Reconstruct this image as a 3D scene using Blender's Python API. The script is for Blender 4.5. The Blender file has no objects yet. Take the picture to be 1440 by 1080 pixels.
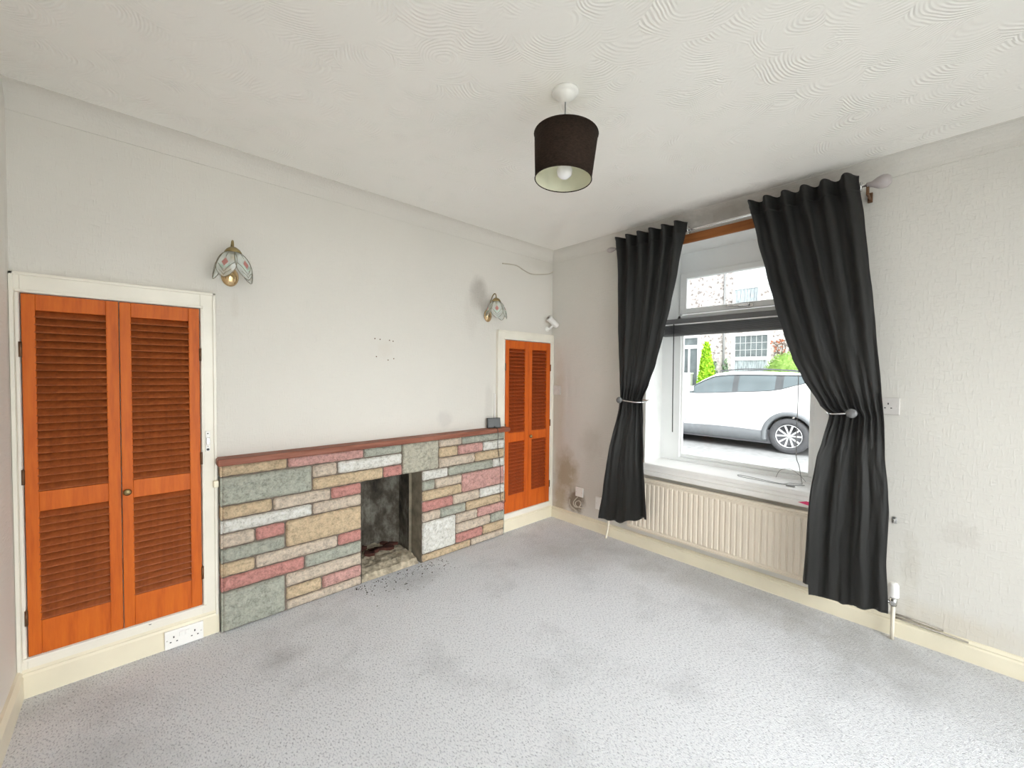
import bpy, bmesh, math, random
from mathutils import Vector, Matrix, noise
from math import pi, sin, cos, radians
random.seed(7)
sc = bpy.context.scene
COL = sc.collection

# ------------------------------------------------------------------ camera
cd = bpy.data.cameras.new('camera'); cam = bpy.data.objects.new('camera', cd); COL.objects.link(cam); sc.camera = cam
yaw, pit, rol = radians(42.82), radians(-1.485), radians(.477)
fw = Vector((cos(pit)*sin(yaw), cos(pit)*cos(yaw), sin(pit)))
r0 = Vector((cos(yaw), -sin(yaw), 0)); u0 = r0.cross(fw)
rt = r0*cos(rol)+u0*sin(rol); upv = -r0*sin(rol)+u0*cos(rol)
m = Matrix((rt, upv, -fw)).transposed().to_4x4(); m.translation = (-2.835, -2.520, 1.319)
cam.matrix_world = m
cd.sensor_width = 36; cd.lens = 573.87*36/1440; cd.clip_start = .02; cd.clip_end = 400

# ------------------------------------------------------------------ world: bright overcast sky, lighter overhead
w = bpy.data.worlds.new('sky'); sc.world = w; w.use_nodes = True
nt = w.node_tree; N = nt.nodes; LK = nt.links; N.clear()
tc = N.new('ShaderNodeTexCoord'); sp = N.new('ShaderNodeSeparateXYZ'); LK.new(tc.outputs['Generated'], sp.inputs[0])
mr = N.new('ShaderNodeMapRange'); mr.inputs['From Min'].default_value = 0; mr.inputs['From Max'].default_value = .7
mr.inputs['To Min'].default_value = .62; mr.inputs['To Max'].default_value = 1.2
LK.new(sp.outputs['Z'], mr.inputs['Value'])
bg = N.new('ShaderNodeBackground'); bg.inputs['Color'].default_value = (.97, .985, 1.0, 1)
my = N.new('ShaderNodeMapRange'); my.interpolation_type = 'SMOOTHSTEP'     # sky brightened behind the camera to fill the room
my.inputs['From Min'].default_value = .2; my.inputs['From Max'].default_value = -.9; my.inputs['To Min'].default_value = .50; my.inputs['To Max'].default_value = 2.35
LK.new(sp.outputs['Y'], my.inputs['Value'])
mm_ = N.new('ShaderNodeMath'); mm_.operation = 'MULTIPLY'; LK.new(mr.outputs[0], mm_.inputs[0]); LK.new(my.outputs[0], mm_.inputs[1])
LK.new(mm_.outputs[0], bg.inputs['Strength']); ow = N.new('ShaderNodeOutputWorld'); LK.new(bg.outputs[0], ow.inputs[0])

# ------------------------------------------------------------------ very soft sun added behind the camera as room fill, exposure
sd = bpy.data.lights.new('fill_sun', 'SUN'); sun = bpy.data.objects.new('fill_sun', sd); COL.objects.link(sun)
sd.energy = .42; sd.angle = radians(60); sd.color = (1, .965, .92)
sun.rotation_euler = Vector((.16, .90, -.40)).to_track_quat('-Z', 'Y').to_euler()
sc.view_settings.view_transform = 'Standard'; sc.view_settings.look = 'None'
sc.view_settings.exposure = 2.18; sc.view_settings.gamma = 1; sc.view_settings.use_curve_mapping = False
try:
    sc.cycles.use_denoising = True; sc.cycles.denoiser = 'OPENIMAGEDENOISE'
    sc.cycles.max_bounces = 16; sc.cycles.diffuse_bounces = 10; sc.cycles.transparent_max_bounces = 16
    sc.cycles.sample_clamp_indirect = 12; sc.cycles.caustics_reflective = False; sc.cycles.caustics_refractive = False
except Exception: pass

# ------------------------------------------------------------------ material helpers
def new_mat(name):
    mt = bpy.data.materials.new(name); mt.use_nodes = True
    t = mt.node_tree; b = t.nodes['Principled BSDF']
    return mt, t, b
def mapped(t, scale=(1, 1, 1)):
    c = t.nodes.new('ShaderNodeTexCoord'); mp = t.nodes.new('ShaderNodeMapping'); mp.inputs['Scale'].default_value = scale
    t.links.new(c.outputs['Object'], mp.inputs[0]); return mp.outputs[0]
def noise_n(t, vec, scale, detail=4, rough=.55):
    n = t.nodes.new('ShaderNodeTexNoise'); n.inputs['Scale'].default_value = scale; n.inputs['Detail'].default_value = detail
    n.inputs['Roughness'].default_value = rough; t.links.new(vec, n.inputs['Vector']); return n.outputs['Fac']
def ramp(t, fac, stops):
    r = t.nodes.new('ShaderNodeValToRGB'); e = r.color_ramp.elements
    while len(e) < len(stops): e.new(.5)
    for q, (p, c) in zip(e, stops): q.position = p; q.color = (*c, 1) if len(c) == 3 else c
    t.links.new(fac, r.inputs[0]); return r.outputs[0]
def mth(t, op, a, b=None):
    n = t.nodes.new('ShaderNodeMath'); n.operation = op
    for i, v in enumerate((a, b)):
        if v is None: continue
        if isinstance(v, (int, float)): n.inputs[i].default_value = v
        else: t.links.new(v, n.inputs[i])
    return n.outputs[0]
def mixc(t, fac, a, b):
    n = t.nodes.new('ShaderNodeMix'); n.data_type = 'RGBA'
    for s, v in (('Factor', fac), ('A', a), ('B', b)):
        i = [q for q in n.inputs if q.name == s and (q.type == 'RGBA' if s != 'Factor' else q.type == 'VALUE')][0]
        if isinstance(v, (int, float)): i.default_value = v
        elif isinstance(v, tuple): i.default_value = (*v, 1)
        else: t.links.new(v, i)
    return [o for o in n.outputs if o.type == 'RGBA'][0]
def bump(t, b, h, strength=.3, dist=.01):
    n = t.nodes.new('ShaderNodeBump'); n.inputs['Strength'].default_value = strength; n.inputs['Distance'].default_value = dist
    t.links.new(h, n.inputs['Height']); t.links.new(n.outputs[0], b.inputs['Normal']); return n
def pm(name, c, rough=.5, var=.12, scale=20, bmp=0, bscale=60, metal=0, stretch=(1, 1, 1), spec=.5):
    mt, t, b = new_mat(name); v = mapped(t, stretch)
    f = noise_n(t, v, scale)
    lo = tuple(max(0, x*(1-var)) for x in c); hi = tuple(min(1, x*(1+var)) for x in c)
    t.links.new(ramp(t, f, [(.3, lo), (.7, hi)]), b.inputs['Base Color'])
    b.inputs['Roughness'].default_value = rough; b.inputs['Metallic'].default_value = metal
    b.inputs['Specular IOR Level'].default_value = spec
    if bmp: bump(t, b, noise_n(t, v, bscale), bmp, .004)
    return mt
def stain_or_shade(t, col, vec, c, rad, colour, strength, nscale=7, soft=(.25, .6)):
    """irregular patch centred on c, used for stains and for painted shade"""
    mp = t.nodes.new('ShaderNodeMapping'); mp.vector_type = 'TEXTURE'
    mp.inputs['Location'].default_value = c; mp.inputs['Scale'].default_value = rad
    t.links.new(vec, mp.inputs[0])
    g = t.nodes.new('ShaderNodeTexGradient'); g.gradient_type = 'SPHERICAL'; t.links.new(mp.outputs[0], g.inputs[0])
    n = noise_n(t, vec, nscale, 6, .65)
    f = mth(t, 'MULTIPLY', g.outputs['Fac'], mth(t, 'MULTIPLY', n, 2.0))
    r = t.nodes.new('ShaderNodeMapRange'); r.inputs[1].default_value = soft[0]; r.inputs[2].default_value = soft[1]; r.inputs[4].default_value = strength
    t.links.new(f, r.inputs[0])
    return mixc(t, r.outputs[0], col, colour)

def wall_material(name, base, stains):
    mt, t, b = new_mat(name)
    c = t.nodes.new('ShaderNodeTexCoord'); vec = c.outputs['Object']
    col = ramp(t, noise_n(t, vec, 1.7, 3), [(.3, tuple(x*.965 for x in base)), (.7, base)])
    for s in stains: col = stain_or_shade(t, col, vec, *s)
    t.links.new(col, b.inputs['Base Color']); b.inputs['Roughness'].default_value = .85; b.inputs['Specular IOR Level'].default_value = .2
    # embossed wallpaper: short criss-cross strokes
    a1 = t.nodes.new('ShaderNodeMapping'); a1.inputs['Scale'].default_value = (1, 1, .22); t.links.new(vec, a1.inputs[0])
    a2 = t.nodes.new('ShaderNodeMapping'); a2.inputs['Scale'].default_value = (.25, .25, 1); t.links.new(vec, a2.inputs[0])
    h = mth(t, 'ADD', mth(t, 'MAXIMUM', noise_n(t, a1.outputs[0], 110, 2), .5), mth(t, 'MAXIMUM', noise_n(t, a2.outputs[0], 90, 2), .5))
    bump(t, b, h, .55, .006)
    return mt
CREAM = (.715, .69, .645)
GREYB = (.30, .27, .24)
M = {}
M['wall_back'] = wall_material('embossed_wallpaper_hearth_side', CREAM, [
    ((-.86, 0, 1.93), (.12, .3, .19), (.36, .33, .30), .65, 6, (.15, .6)),
    ((-.93, 0, 1.80), (.10, .3, .30), (.60, .57, .53), .35, 9, (.2, .6)),
    ((-1.17, 0, .98), (.10, .3, .10), (.52, .50, .48), .4, 16, (.2, .6)),
    ((-.75, 0, 1.05), (.07, .3, .30), (.55, .53, .49), .4, 9, (.2, .6)),
    ((-1.63, 0, 1.47), (.10, .3, .10), (.62, .55, .47), .22, 30, (.35, .7)),
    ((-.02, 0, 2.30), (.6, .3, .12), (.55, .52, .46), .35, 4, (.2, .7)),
    ((-2.45, 0, 1.66), (.03, .3, .10), (.62, .58, .52), .35, 12, (.2, .6))])
M['wall_right'] = wall_material('embossed_wallpaper_window_side', (.66, .64, .60), [
    ((0, -.18, .42), (.3, .22, .36), (.38, .31, .21), .85, 9, (.22, .75)),
    ((0, -.30, .20), (.3, .16, .20), (.22, .17, .12), .85, 14, (.28, .7)),
    ((0, -.10, .15), (.3, .14, .30), (.40, .33, .22), .75, 8, (.2, .7)),
    ((0, -.07, .95), (.3, .14, .9), (.55, .49, .40), .6, 5, (.22, .7)),
    ((0, -.45, .75), (.3, .20, .25), (.50, .47, .42), .35, 12, (.3, .8)),
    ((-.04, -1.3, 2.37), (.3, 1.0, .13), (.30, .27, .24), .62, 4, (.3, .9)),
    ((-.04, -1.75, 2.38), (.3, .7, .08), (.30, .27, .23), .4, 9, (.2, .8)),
    ((0, -2.56, .58), (.3, .16, .15), (.50, .47, .43), .3, 34, (.52, .72)),
    ((0, -2.40, .35), (.3, .06, .34), (.55, .52, .46), .5, 14, (.3, .7)),
    ((0, -2.55, .15), (.3, .5, .12), (.60, .53, .42), .4, 8, (.3, .8))])
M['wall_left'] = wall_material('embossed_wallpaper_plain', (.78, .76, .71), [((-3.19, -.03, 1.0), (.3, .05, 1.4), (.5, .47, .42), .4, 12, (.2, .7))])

def ceiling_material():
    mt, t, b = new_mat('swirled_textured_plaster')
    c = t.nodes.new('ShaderNodeTexCoord'); vec = c.outputs['Object']
    col = ramp(t, noise_n(t, vec, 1.3, 3), [(.3, (.85, .835, .795)), (.7, (.88, .865, .83))])
    col = stain_or_shade(t, col, vec, (-.05, -1.45, 2.41), (.26, 1.2, .4), (.34, .31, .28), .65, 4, (.25, .95))
    col = stain_or_shade(t, col, vec, (-.02, -1.8, 2.41), (.16, .8, .4), (.22, .20, .18), .62, 7, (.25, .9))
    t.links.new(col, b.inputs['Base Color']); b.inputs['Roughness'].default_value = .8; b.inputs['Specular IOR Level'].default_value = .25
    # fan shaped comb swirls, one per cell
    dn = t.nodes.new('ShaderNodeTexNoise'); dn.inputs['Scale'].default_value = 5; t.links.new(vec, dn.inputs['Vector'])
    s = t.nodes.new('ShaderNodeVectorMath'); s.operation = 'MULTIPLY_ADD'; s.inputs[1].default_value = (.07, .07, 0)
    t.links.new(dn.outputs['Color'], s.inputs[0]); t.links.new(vec, s.inputs[2])
    v = t.nodes.new('ShaderNodeTexVoronoi'); v.inputs['Scale'].default_value = 5.5; t.links.new(s.outputs[0], v.inputs['Vector'])
    d = t.nodes.new('ShaderNodeVectorMath'); d.operation = 'SUBTRACT'; t.links.new(s.outputs[0], d.inputs[0]); t.links.new(v.outputs['Position'], d.inputs[1])
    o = t.nodes.new('ShaderNodeVectorMath'); o.operation = 'MULTIPLY_ADD'; o.inputs[1].default_value = (.16, .16, 0); 
    t.links.new(v.outputs['Color'], o.inputs[0]); t.links.new(d.outputs[0], o.inputs[2])
    ln = t.nodes.new('ShaderNodeVectorMath'); ln.operation = 'LENGTH'; t.links.new(o.outputs[0], ln.inputs[0])
    rings = mth(t, 'SINE', mth(t, 'MULTIPLY', ln.outputs['Value'], 560))
    edge = t.nodes.new('ShaderNodeMapRange'); edge.inputs[1].default_value = .42; edge.inputs[2].default_value = .62
    t.links.new(noise_n(t, vec, 7, 2), edge.inputs[0])
    h = mth(t, 'ADD', mth(t, 'MULTIPLY', rings, edge.outputs[0]), mth(t, 'MULTIPLY', noise_n(t, vec, 60, 3), .8))
    bump(t, b, h, .38, .0024)
    return mt
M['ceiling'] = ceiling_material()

def carpet_material():
    mt, t, b = new_mat('grey_twist_carpet')
    c = t.nodes.new('ShaderNodeTexCoord'); vec = c.outputs['Object']
    mp = t.nodes.new('ShaderNodeMapping'); mp.inputs['Rotation'].default_value = (0, 0, .7); mp.inputs['Scale'].default_value = (1, .55, 1); t.links.new(vec, mp.inputs[0])
    f1 = noise_n(t, mp.outputs[0], 175, 3, .65); f2 = noise_n(t, vec, 380, 2); f3 = noise_n(t, vec, 2.6, 5, .6)
    col = ramp(t, f1, [(.33, (.43, .435, .475)), (.43, (.82, .83, .885)), (.53, (.94, .95, .985))])
    blot = ramp(t, f3, [(.30, (.84, .84, .84)), (.48, (1, 1, 1))])
    mm = t.nodes.new('ShaderNodeMix'); mm.data_type = 'RGBA'; mm.blend_type = 'MULTIPLY'; mm.inputs[0].default_value = 1
    t.links.new(col, mm.inputs[6]); t.links.new(blot, mm.inputs[7]); col = mm.outputs[2]
    for s in [((-2.95, -.75, 0), (.34, .40, .3), (.36, .36, .37), .5, 5, (.22, .9)), ((-1.55, -.22, 0), (.40, .20, .3), (.22, .2, .19), .22, 22, (.3, .8)),
              ((-2.35, -.45, 0), (.16, .14, .3), (.28, .28, .28), .4, 12, (.2, .9)), ((-.45, -.6, 0), (.6, .5, .3), (.42, .40, .37), .4, 5, (.2, .9)),
              ((-.25, -2.3, 0), (.55, .8, .3), (.42, .41, .39), .45, 6, (.2, .9)), ((-.22, -1.5, 0), (.32, 1.3, .3), (.42, .40, .37), .4, 6, (.2, .9))]:  # dark band along the window wall: shade under the sill painted into the carpet
        col = stain_or_shade(t, col, vec, *s)
    t.links.new(col, b.inputs['Base Color']); b.inputs['Roughness'].default_value = .97; b.inputs['Specular IOR Level'].default_value = .1
    b.inputs['Sheen Weight'].default_value = .15
    bump(t, b, mth(t, 'ADD', f1, mth(t, 'MULTIPLY', f2, .5)), 1.0, .012)
    return mt
M['carpet'] = carpet_material()

def wood_material(name, c1, c2, c3, rough=.38, st=(9, 9, .8)):
    mt, t, b = new_mat(name); v = mapped(t, st)
    f = noise_n(t, v, 6, 6, .6)
    t.links.new(ramp(t, f, [(.3, c1), (.5, c2), (.72, c3)]), b.inputs['Base Color'])
    b.inputs['Roughness'].default_value = rough+.1; b.inputs['Specular IOR Level'].default_value = .3
    bump(t, b, f, .08, .002); return mt
M['pine'] = wood_material('orange_varnished_pine', (.45, .082, .006), (.56, .115, .008), (.62, .145, .011))
M['pine_slat'] = wood_material('orange_varnished_pine_slats', (.21, .050, .012), (.29, .070, .016), (.36, .095, .024))
M['pine_right'] = wood_material('reddish_varnished_pine', (.46, .075, .008), (.56, .105, .010), (.62, .13, .013))
M['pine_slat_right'] = wood_material('reddish_varnished_pine_slats', (.22, .040, .009), (.30, .052, .011), (.36, .07, .015))
M['lintel_wood'] = wood_material('brown_pine_strip', (.22, .075, .022), (.32, .11, .03), (.38, .14, .045), .5, (9, .7, 9))
M['mantel'] = wood_material('red_brown_mantel_wood', (.17, .055, .033), (.24, .085, .052), (.31, .13, .09), .45, (.7, 9, 9))
M['gloss_cream'] = pm('cream_gloss_paint', (.78, .72, .57), .3, .05, 5, .05, 30)
M['frame_paint'] = pm('off_white_gloss_paint', (.80, .765, .68), .32, .05, 6, .06, 25)
M['upvc'] = pm('white_upvc', (.86, .87, .87), .28, .02, 4)
M['reveal'] = pm('white_reveal_paint', (.84, .85, .84), .6, .05, 8, .1, 30)
M['sill_paint'] = pm('white_sill_paint', (.86, .85, .84), .3, .03, 8)
M['white_plastic'] = pm('white_plastic', (.84, .83, .81), .35, .03, 6)
M['grey_plastic'] = pm('pale_grey_plate', (.60, .57, .55), .5, .06, 20)
M['dark'] = pm('dark_plastic', (.02, .02, .022), .35, .2, 12)
M['screen'] = pm('matt_black_screen', (.012, .014, .015), .3, .3, 4)
M['radiator'] = pm('cream_radiator_enamel', (.74, .66, .55), .35, .03, 5)
M['curtain'] = None
M['chrome'] = pm('brushed_chrome', (.70, .70, .70), .22, .05, 12, metal=1)
M['brass'] = pm('polished_brass', (.66, .48, .27), .18, .12, 14, metal=1)
M['antique_brass'] = pm('aged_brass', (.33, .26, .13), .38, .15, 14, metal=1)
M['came'] = pm('grey_brass_came', (.22, .20, .15), .4, .15, 14, metal=.7)
M['blind'] = pm('charcoal_blind', (.14, .14, .145), .5, .08, 20)
M['edge_highlight'] = pm('painted_highlight_line', (.88, .88, .88), .4, .04, 20)
M['pink'] = pm('pink_paper', (.80, .06, .20), .5, .05, 20)
M['wire'] = pm('black_wire', (.03, .03, .03), .5, .1, 20)
M['wire_grey'] = pm('grey_cord', (.30, .30, .30), .6, .1, 20)
M['wire_cream'] = pm('painted_cable', (.56, .51, .43), .6, .06, 20)
M['coal'] = pm('coal_crumbs', (.018, .016, .015), .8, .3, 60)
M['finial'] = pm('frosted_grey_finial', (.42, .38, .38), .35, .06, 12)
M['smoky'] = pm('smoky_grey_knob', (.16, .16, .165), .12, .1, 12)
M['shade_in'] = pm('pale_lining', (.70, .70, .56), .8, .03, 12)
M['bulb'] = pm('white_frosted_bulb', (.88, .88, .90), .25, .02, 5)
M['hinge'] = pm('dull_hinge', (.17, .09, .05), .5, .2, 20, metal=.6)
M['pipe'] = pm('painted_pipe', (.74, .69, .58), .4, .05, 20)
M['pipe_dark'] = pm('tarnished_pipe', (.30, .27, .23), .45, .2, 20, metal=.5)

def curtain_material():
    mt, t, b = new_mat('black_sateen_curtain'); v = mapped(t, (1, 1, 1))
    f = noise_n(t, v, 260, 2)
    t.links.new(ramp(t, f, [(.3, (.010, .010, .0095)), (.7, (.023, .0225, .021))]), b.inputs['Base Color'])
    b.inputs['Roughness'].default_value = .55; b.inputs['Sheen Weight'].default_value = .08; b.inputs['Specular IOR Level'].default_value = .3
    bump(t, b, f, .12, .001)
    tr = t.nodes.new('ShaderNodeBsdfTranslucent'); tr.inputs[0].default_value = (.42, .42, .43, 1)
    ms = t.nodes.new('ShaderNodeMixShader'); ms.inputs[0].default_value = .26
    o = t.nodes['Material Output']; t.links.new(b.outputs[0], ms.inputs[1]); t.links.new(tr.outputs[0], ms.inputs[2]); t.links.new(ms.outputs[0], o.inputs[0])
    return mt
M['curtain'] = curtain_material()
M['shade'] = pm('dark_brown_linen_shade', (.030, .020, .015), .9, .35, 90, .3, 260, stretch=(1, 1, 3), spec=.1)

def glass_material(name, tint, refl=.06, alpha_col=None, mixf=None):
    mt, t, b = new_mat(name); t.nodes.remove(b)
    tr = t.nodes.new('ShaderNodeBsdfTransparent'); tr.inputs[0].default_value = (*tint, 1)
    gl = t.nodes.new('ShaderNodeBsdfGlossy'); gl.inputs['Roughness'].default_value = .02
    fr = t.nodes.new('ShaderNodeLayerWeight'); fr.inputs['Blend'].default_value = .25
    f = mth(t, 'MULTIPLY', fr.outputs['Fresnel'], mixf if mixf else .6)
    ms = t.nodes.new('ShaderNodeMixShader'); t.links.new(f, ms.inputs[0]); t.links.new(tr.outputs[0], ms.inputs[1]); t.links.new(gl.outputs[0], ms.inputs[2])
    t.links.new(ms.outputs[0], t.nodes['Material Output'].inputs[0]); return mt
M['glass'] = glass_material('window_glass', (.97, .985, .98))
def petal_material():
    mt, t, b = new_mat('frosted_petal_glass')
    b.inputs['Base Color'].default_value = (.72, .78, .72, 1); b.inputs['Roughness'].default_value = .25
    tr = t.nodes.new('ShaderNodeBsdfTransparent'); tr.inputs[0].default_value = (.95, .97, .95, 1)
    ms = t.nodes.new('ShaderNodeMixShader'); v = mapped(t); ms.inputs[0].default_value = .42
    t.links.new(tr.outputs[0], ms.inputs[1]); t.links.new(b.outputs[0], ms.inputs[2]); t.links.new(ms.outputs[0], t.nodes['Material Output'].inputs[0])
    t.links.new(ramp(t, noise_n(t, v, 30), [(.3, (.78, .84, .79)), (.7, (.88, .91, .88))]), b.inputs['Base Color']); return mt
M['petal'] = petal_material()
M['rose_glass'] = pm('dusky_pink_glass', (.46, .20, .18), .25, .1, 30)
M['green_glass'] = pm('pale_green_glass', (.42, .58, .47), .25, .1, 30)

def stone_material(key, c):
    mt, t, b = new_mat(key); v = mapped(t)
    f = noise_n(t, v, 42, 8, .72); g = noise_n(t, v, 120, 3)
    lo = tuple(x*.60 for x in c); hi = tuple(min(.9, x*1.28) for x in c)
    t.links.new(ramp(t, mth(t, 'ADD', mth(t, 'MULTIPLY', f, .7), mth(t, 'MULTIPLY', g, .3)), [(.36, lo), (.5, c), (.66, hi)]), b.inputs['Base Color'])
    b.inputs['Roughness'].default_value = .92; b.inputs['Specular IOR Level'].default_value = .15
    bump(t, b, f, .9, .02); return mt
STONE = {'t': (.63, .49, .33), 'p': (.62, .36, .325), 'g': (.44, .45, .385), 'G': (.50, .475, .39), 'b': (.64, .54, .44), 'w': (.78, .765, .71), 'r': (.58, .28, .25)}
SM = {k: stone_material('rock_faced_stone_'+n, STONE[k]) for k, n in dict(t='tan', p='pink', g='grey_green', G='grey', b='buff', w='white', r='red').items()}
M['mortar'] = pm('dark_mortar', (.17, .135, .11), .95, .2, 40, .4, 80)
def soot_material():
    mt, t, b = new_mat('sooty_firebox_plaster'); v = mapped(t, (1, 1, .7))
    t.links.new(ramp(t, noise_n(t, v, 7, 8, .68), [(.34, (.022, .018, .014)), (.48, (.085, .072, .055)), (.6, (.20, .19, .16)), (.74, (.36, .35, .31))]), b.inputs['Base Color'])
    b.inputs['Roughness'].default_value = .9; bump(t, b, noise_n(t, v, 30, 5), .5, .01); return mt
M['soot'] = soot_material()
M['jamb'] = pm('smoked_plaster_jamb', (.25, .215, .16), .9, .35, 14, .4, 40)
M['rubble'] = pm('buff_hearth_rubble', (.42, .36, .27), .95, .45, 30, .6, 60)
M['soot_red'] = pm('burnt_red_brick', (.07, .022, .014), .95, .4, 30, .5, 50)

# ------------------------------------------------------------------ mesh helpers
class MB:
    def __init__(s): s.bm = bmesh.new(); s.mats = []
    def mi(s, m):
        if m is None: return 0
        if m not in s.mats: s.mats.append(m)
        return s.mats.index(m)
    def box(s, a, b, m=None, bev=0, rot=None, org=None):
        i = s.mi(m); lo = [min(p, q) for p, q in zip(a, b)]; hi = [max(p, q) for p, q in zip(a, b)]
        vs = [s.bm.verts.new((x, y, z)) for x in (lo[0], hi[0]) for y in (lo[1], hi[1]) for z in (lo[2], hi[2])]
        fs = [s.bm.faces.new([vs[k] for k in f]) for f in ((0, 1, 3, 2), (4, 6, 7, 5), (0, 4, 5, 1), (2, 3, 7, 6), (0, 2, 6, 4), (1, 5, 7, 3))]
        for f in fs: f.material_index = i
        if bev:
            es = {e for f in fs for e in f.edges}
            r = bmesh.ops.bevel(s.bm, geom=list(es), offset=bev, segments=2, affect='EDGES', profile=.5, material=-1)
            vs = list({v for f in r['faces'] for v in f.verts})
        if rot: bmesh.ops.rotate(s.bm, verts=[v for v in vs if v.is_valid], cent=org or (0, 0, 0), matrix=rot)
        return s
    def quad(s, pts, m=None):
        f = s.bm.faces.new([s.bm.verts.new(p) for p in pts]); f.material_index = s.mi(m); return s
    def grid(s, rows, m=None, close_u=False, smooth=True):
        i = s.mi(m); V = [[s.bm.verts.new(p) for p in r] for r in rows]
        for a in range(len(V)-1):
            n = len(V[a]); 
            for b in range(n if close_u else n-1):
                f = s.bm.faces.new((V[a][b], V[a][(b+1) % n], V[a+1][(b+1) % n], V[a+1][b])); f.material_index = i; f.smooth = smooth
        return V
    def lathe(s, prof, m=None, c=(0, 0, 0), axis=(0, 0, 1), n=24, caps=True):
        q = Vector((0, 0, 1)).rotation_difference(Vector(axis)); c = Vector(c)
        rows = [[c+q @ Vector((r*cos(2*pi*k/n), r*sin(2*pi*k/n), z)) for k in range(n)] for r, z in prof]
        V = s.grid(rows, m, True)
        if caps:
            for r in (V[0], V[-1]):
                try: f = s.bm.faces.new(r); f.material_index = s.mi(m)
                except ValueError: pass
        return s
    def tube(s, pts, r, m=None, n=8, caps=True):
        pts = [Vector(p) for p in pts]; rows = []; ref = None
        for k, p in enumerate(pts):
            d = (pts[min(k+1, len(pts)-1)]-pts[max(k-1, 0)]).normalized()
            if ref is None: ref = d.orthogonal().normalized()
            else: ref = (ref-d*ref.dot(d)).normalized()
            o = d.cross(ref); rr = r[k] if isinstance(r, (list, tuple)) else r
            rows.append([p+(ref*cos(2*pi*j/n)+o*sin(2*pi*j/n))*rr for j in range(n)])
        V = s.grid(rows, m, True)
        if caps:
            for q in (V[0], V[-1]): s.bm.faces.new(q).material_index = s.mi(m)
        return s
    def prism(s, poly, f0, f1, m=None):
        """poly: 2D points; f0,f1 map (u,v)->3D at both ends"""
        i = s.mi(m); A = [s.bm.verts.new(f0(*p)) for p in poly]; B = [s.bm.verts.new(f1(*p)) for p in poly]
        n = len(poly); fs = [s.bm.faces.new(A), s.bm.faces.new(B[::-1])]
        fs += [s.bm.faces.new((A[k], B[k], B[(k+1) % n], A[(k+1) % n])) for k in range(n)]
        for f in fs: f.material_index = i
        return s
    def build(s, name, m=None, parent=None, smooth=None, origin=None):
        bmesh.ops.recalc_face_normals(s.bm, faces=s.bm.faces)
        me = bpy.data.meshes.new(name); 
        if m is not None: s.mats = [m]
        if smooth:
            for f in s.bm.faces: f.smooth = True
        s.bm.to_mesh(me); s.bm.free()
        for q in s.mats: me.materials.append(q)
        o = bpy.data.objects.new(name, me); COL.objects.link(o)
        if parent is None:
            if origin is not None:
                me.transform(Matrix.Translation(-Vector(origin))); o.location = origin
        else:
            o.parent = parent
            if parent.get('_o') is not None and not origin: pass
        return o
def smooth_curve(pts, n=8):
    P = [Vector(p) for p in pts]; out = []
    for i in range(len(P)-1):
        a, b, c, d = P[max(i-1, 0)], P[i], P[i+1], P[min(i+2, len(P)-1)]
        for k in range(n):
            t = k/n; out.append(.5*((2*b)+(c-a)*t+(2*a-5*b+4*c-d)*t*t+(3*b-a-3*c+d)*t**3))
    return out+[P[-1]]
def thing(name, label, cat, loc=(0, 0, 0), group=None):
    o = bpy.data.objects.new(name, None); COL.objects.link(o); o.location = loc; o.empty_display_size = .05
    o['label'] = label; o['category'] = cat
    if group: o['group'] = group
    return o
def part(mb, name, m, root, smooth=None, label=None, world=True):
    """mesh given in world coordinates, made a child of root"""
    o = mb.build(name, m, None, smooth)
    off = Vector((0, 0, 0)); r = root
    while r is not None: off += r.location; r = r.parent
    if world: o.data.transform(Matrix.Translation(-off))
    o.parent = root
    if label: o['label'] = label
    return o
def tag(o, label, cat, group=None):
    o['label'] = label; o['category'] = cat
    if group: o['group'] = group
    return o
def struct(o): o['kind'] = 'structure'; return o
def copy_tree(o, parent=None):
    c = o.copy(); COL.objects.link(c); c.parent = parent
    for ch in list(o.children):
        d = ch.copy(); COL.objects.link(d); d.parent = c
        for g in list(ch.children):
            e = g.copy(); COL.objects.link(e); e.parent = d
    return c

# ------------------------------------------------------------------ room shell
H = 2.415; XL = -3.19; YB = -3.95
mb = MB(); mb.box((XL-.2, YB-.2, -.06), (.36, .02, 0)); struct(mb.build('floor', M['carpet']))
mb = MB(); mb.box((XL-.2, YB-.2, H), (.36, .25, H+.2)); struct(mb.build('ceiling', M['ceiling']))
OX0, OX1, OZ = -1.811, -1.387, .642     # fireplace opening
mb = MB()
for a, b in (((XL-.2, 0, 0), (OX0, .6, H)), ((OX1, 0, 0), (0, .6, H)), ((OX0, 0, OZ), (OX1, .6, H)), ((OX0, .44, 0), (OX1, .6, OZ))): mb.box(a, b)
struct(mb.build('wall_back', M['wall_back']))
WY0, WY1, WZ0, WZ1 = -2.055, -.946, .60, 2.24   # window opening
mb = MB()
for a, b in (((0, WY1, -.5), (.36, .6, H)), ((0, YB, -.5), (.36, WY0, H)), ((0, WY0, -.5), (.36, WY1, WZ0)), ((0, WY0, WZ1), (.36, WY1, H))): mb.box(a, b)
struct(mb.build('wall_right', M['wall_right']))
# painted lining of the window reveal
mb = MB(); e = .004
mb.box((.001, WY1, WZ0), (.30, WY1-e, WZ1)); mb.box((.001, WY0, WZ0), (.30, WY0+e, WZ1)); mb.box((.001, WY0, WZ1), (.30, WY1, WZ1-e))
struct(mb.build('trim_1', M['reveal']))
mb = MB(); mb.box((XL-.2, YB, 0), (XL, 0, H)); struct(mb.build('wall_left', M['wall_left']))
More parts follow.
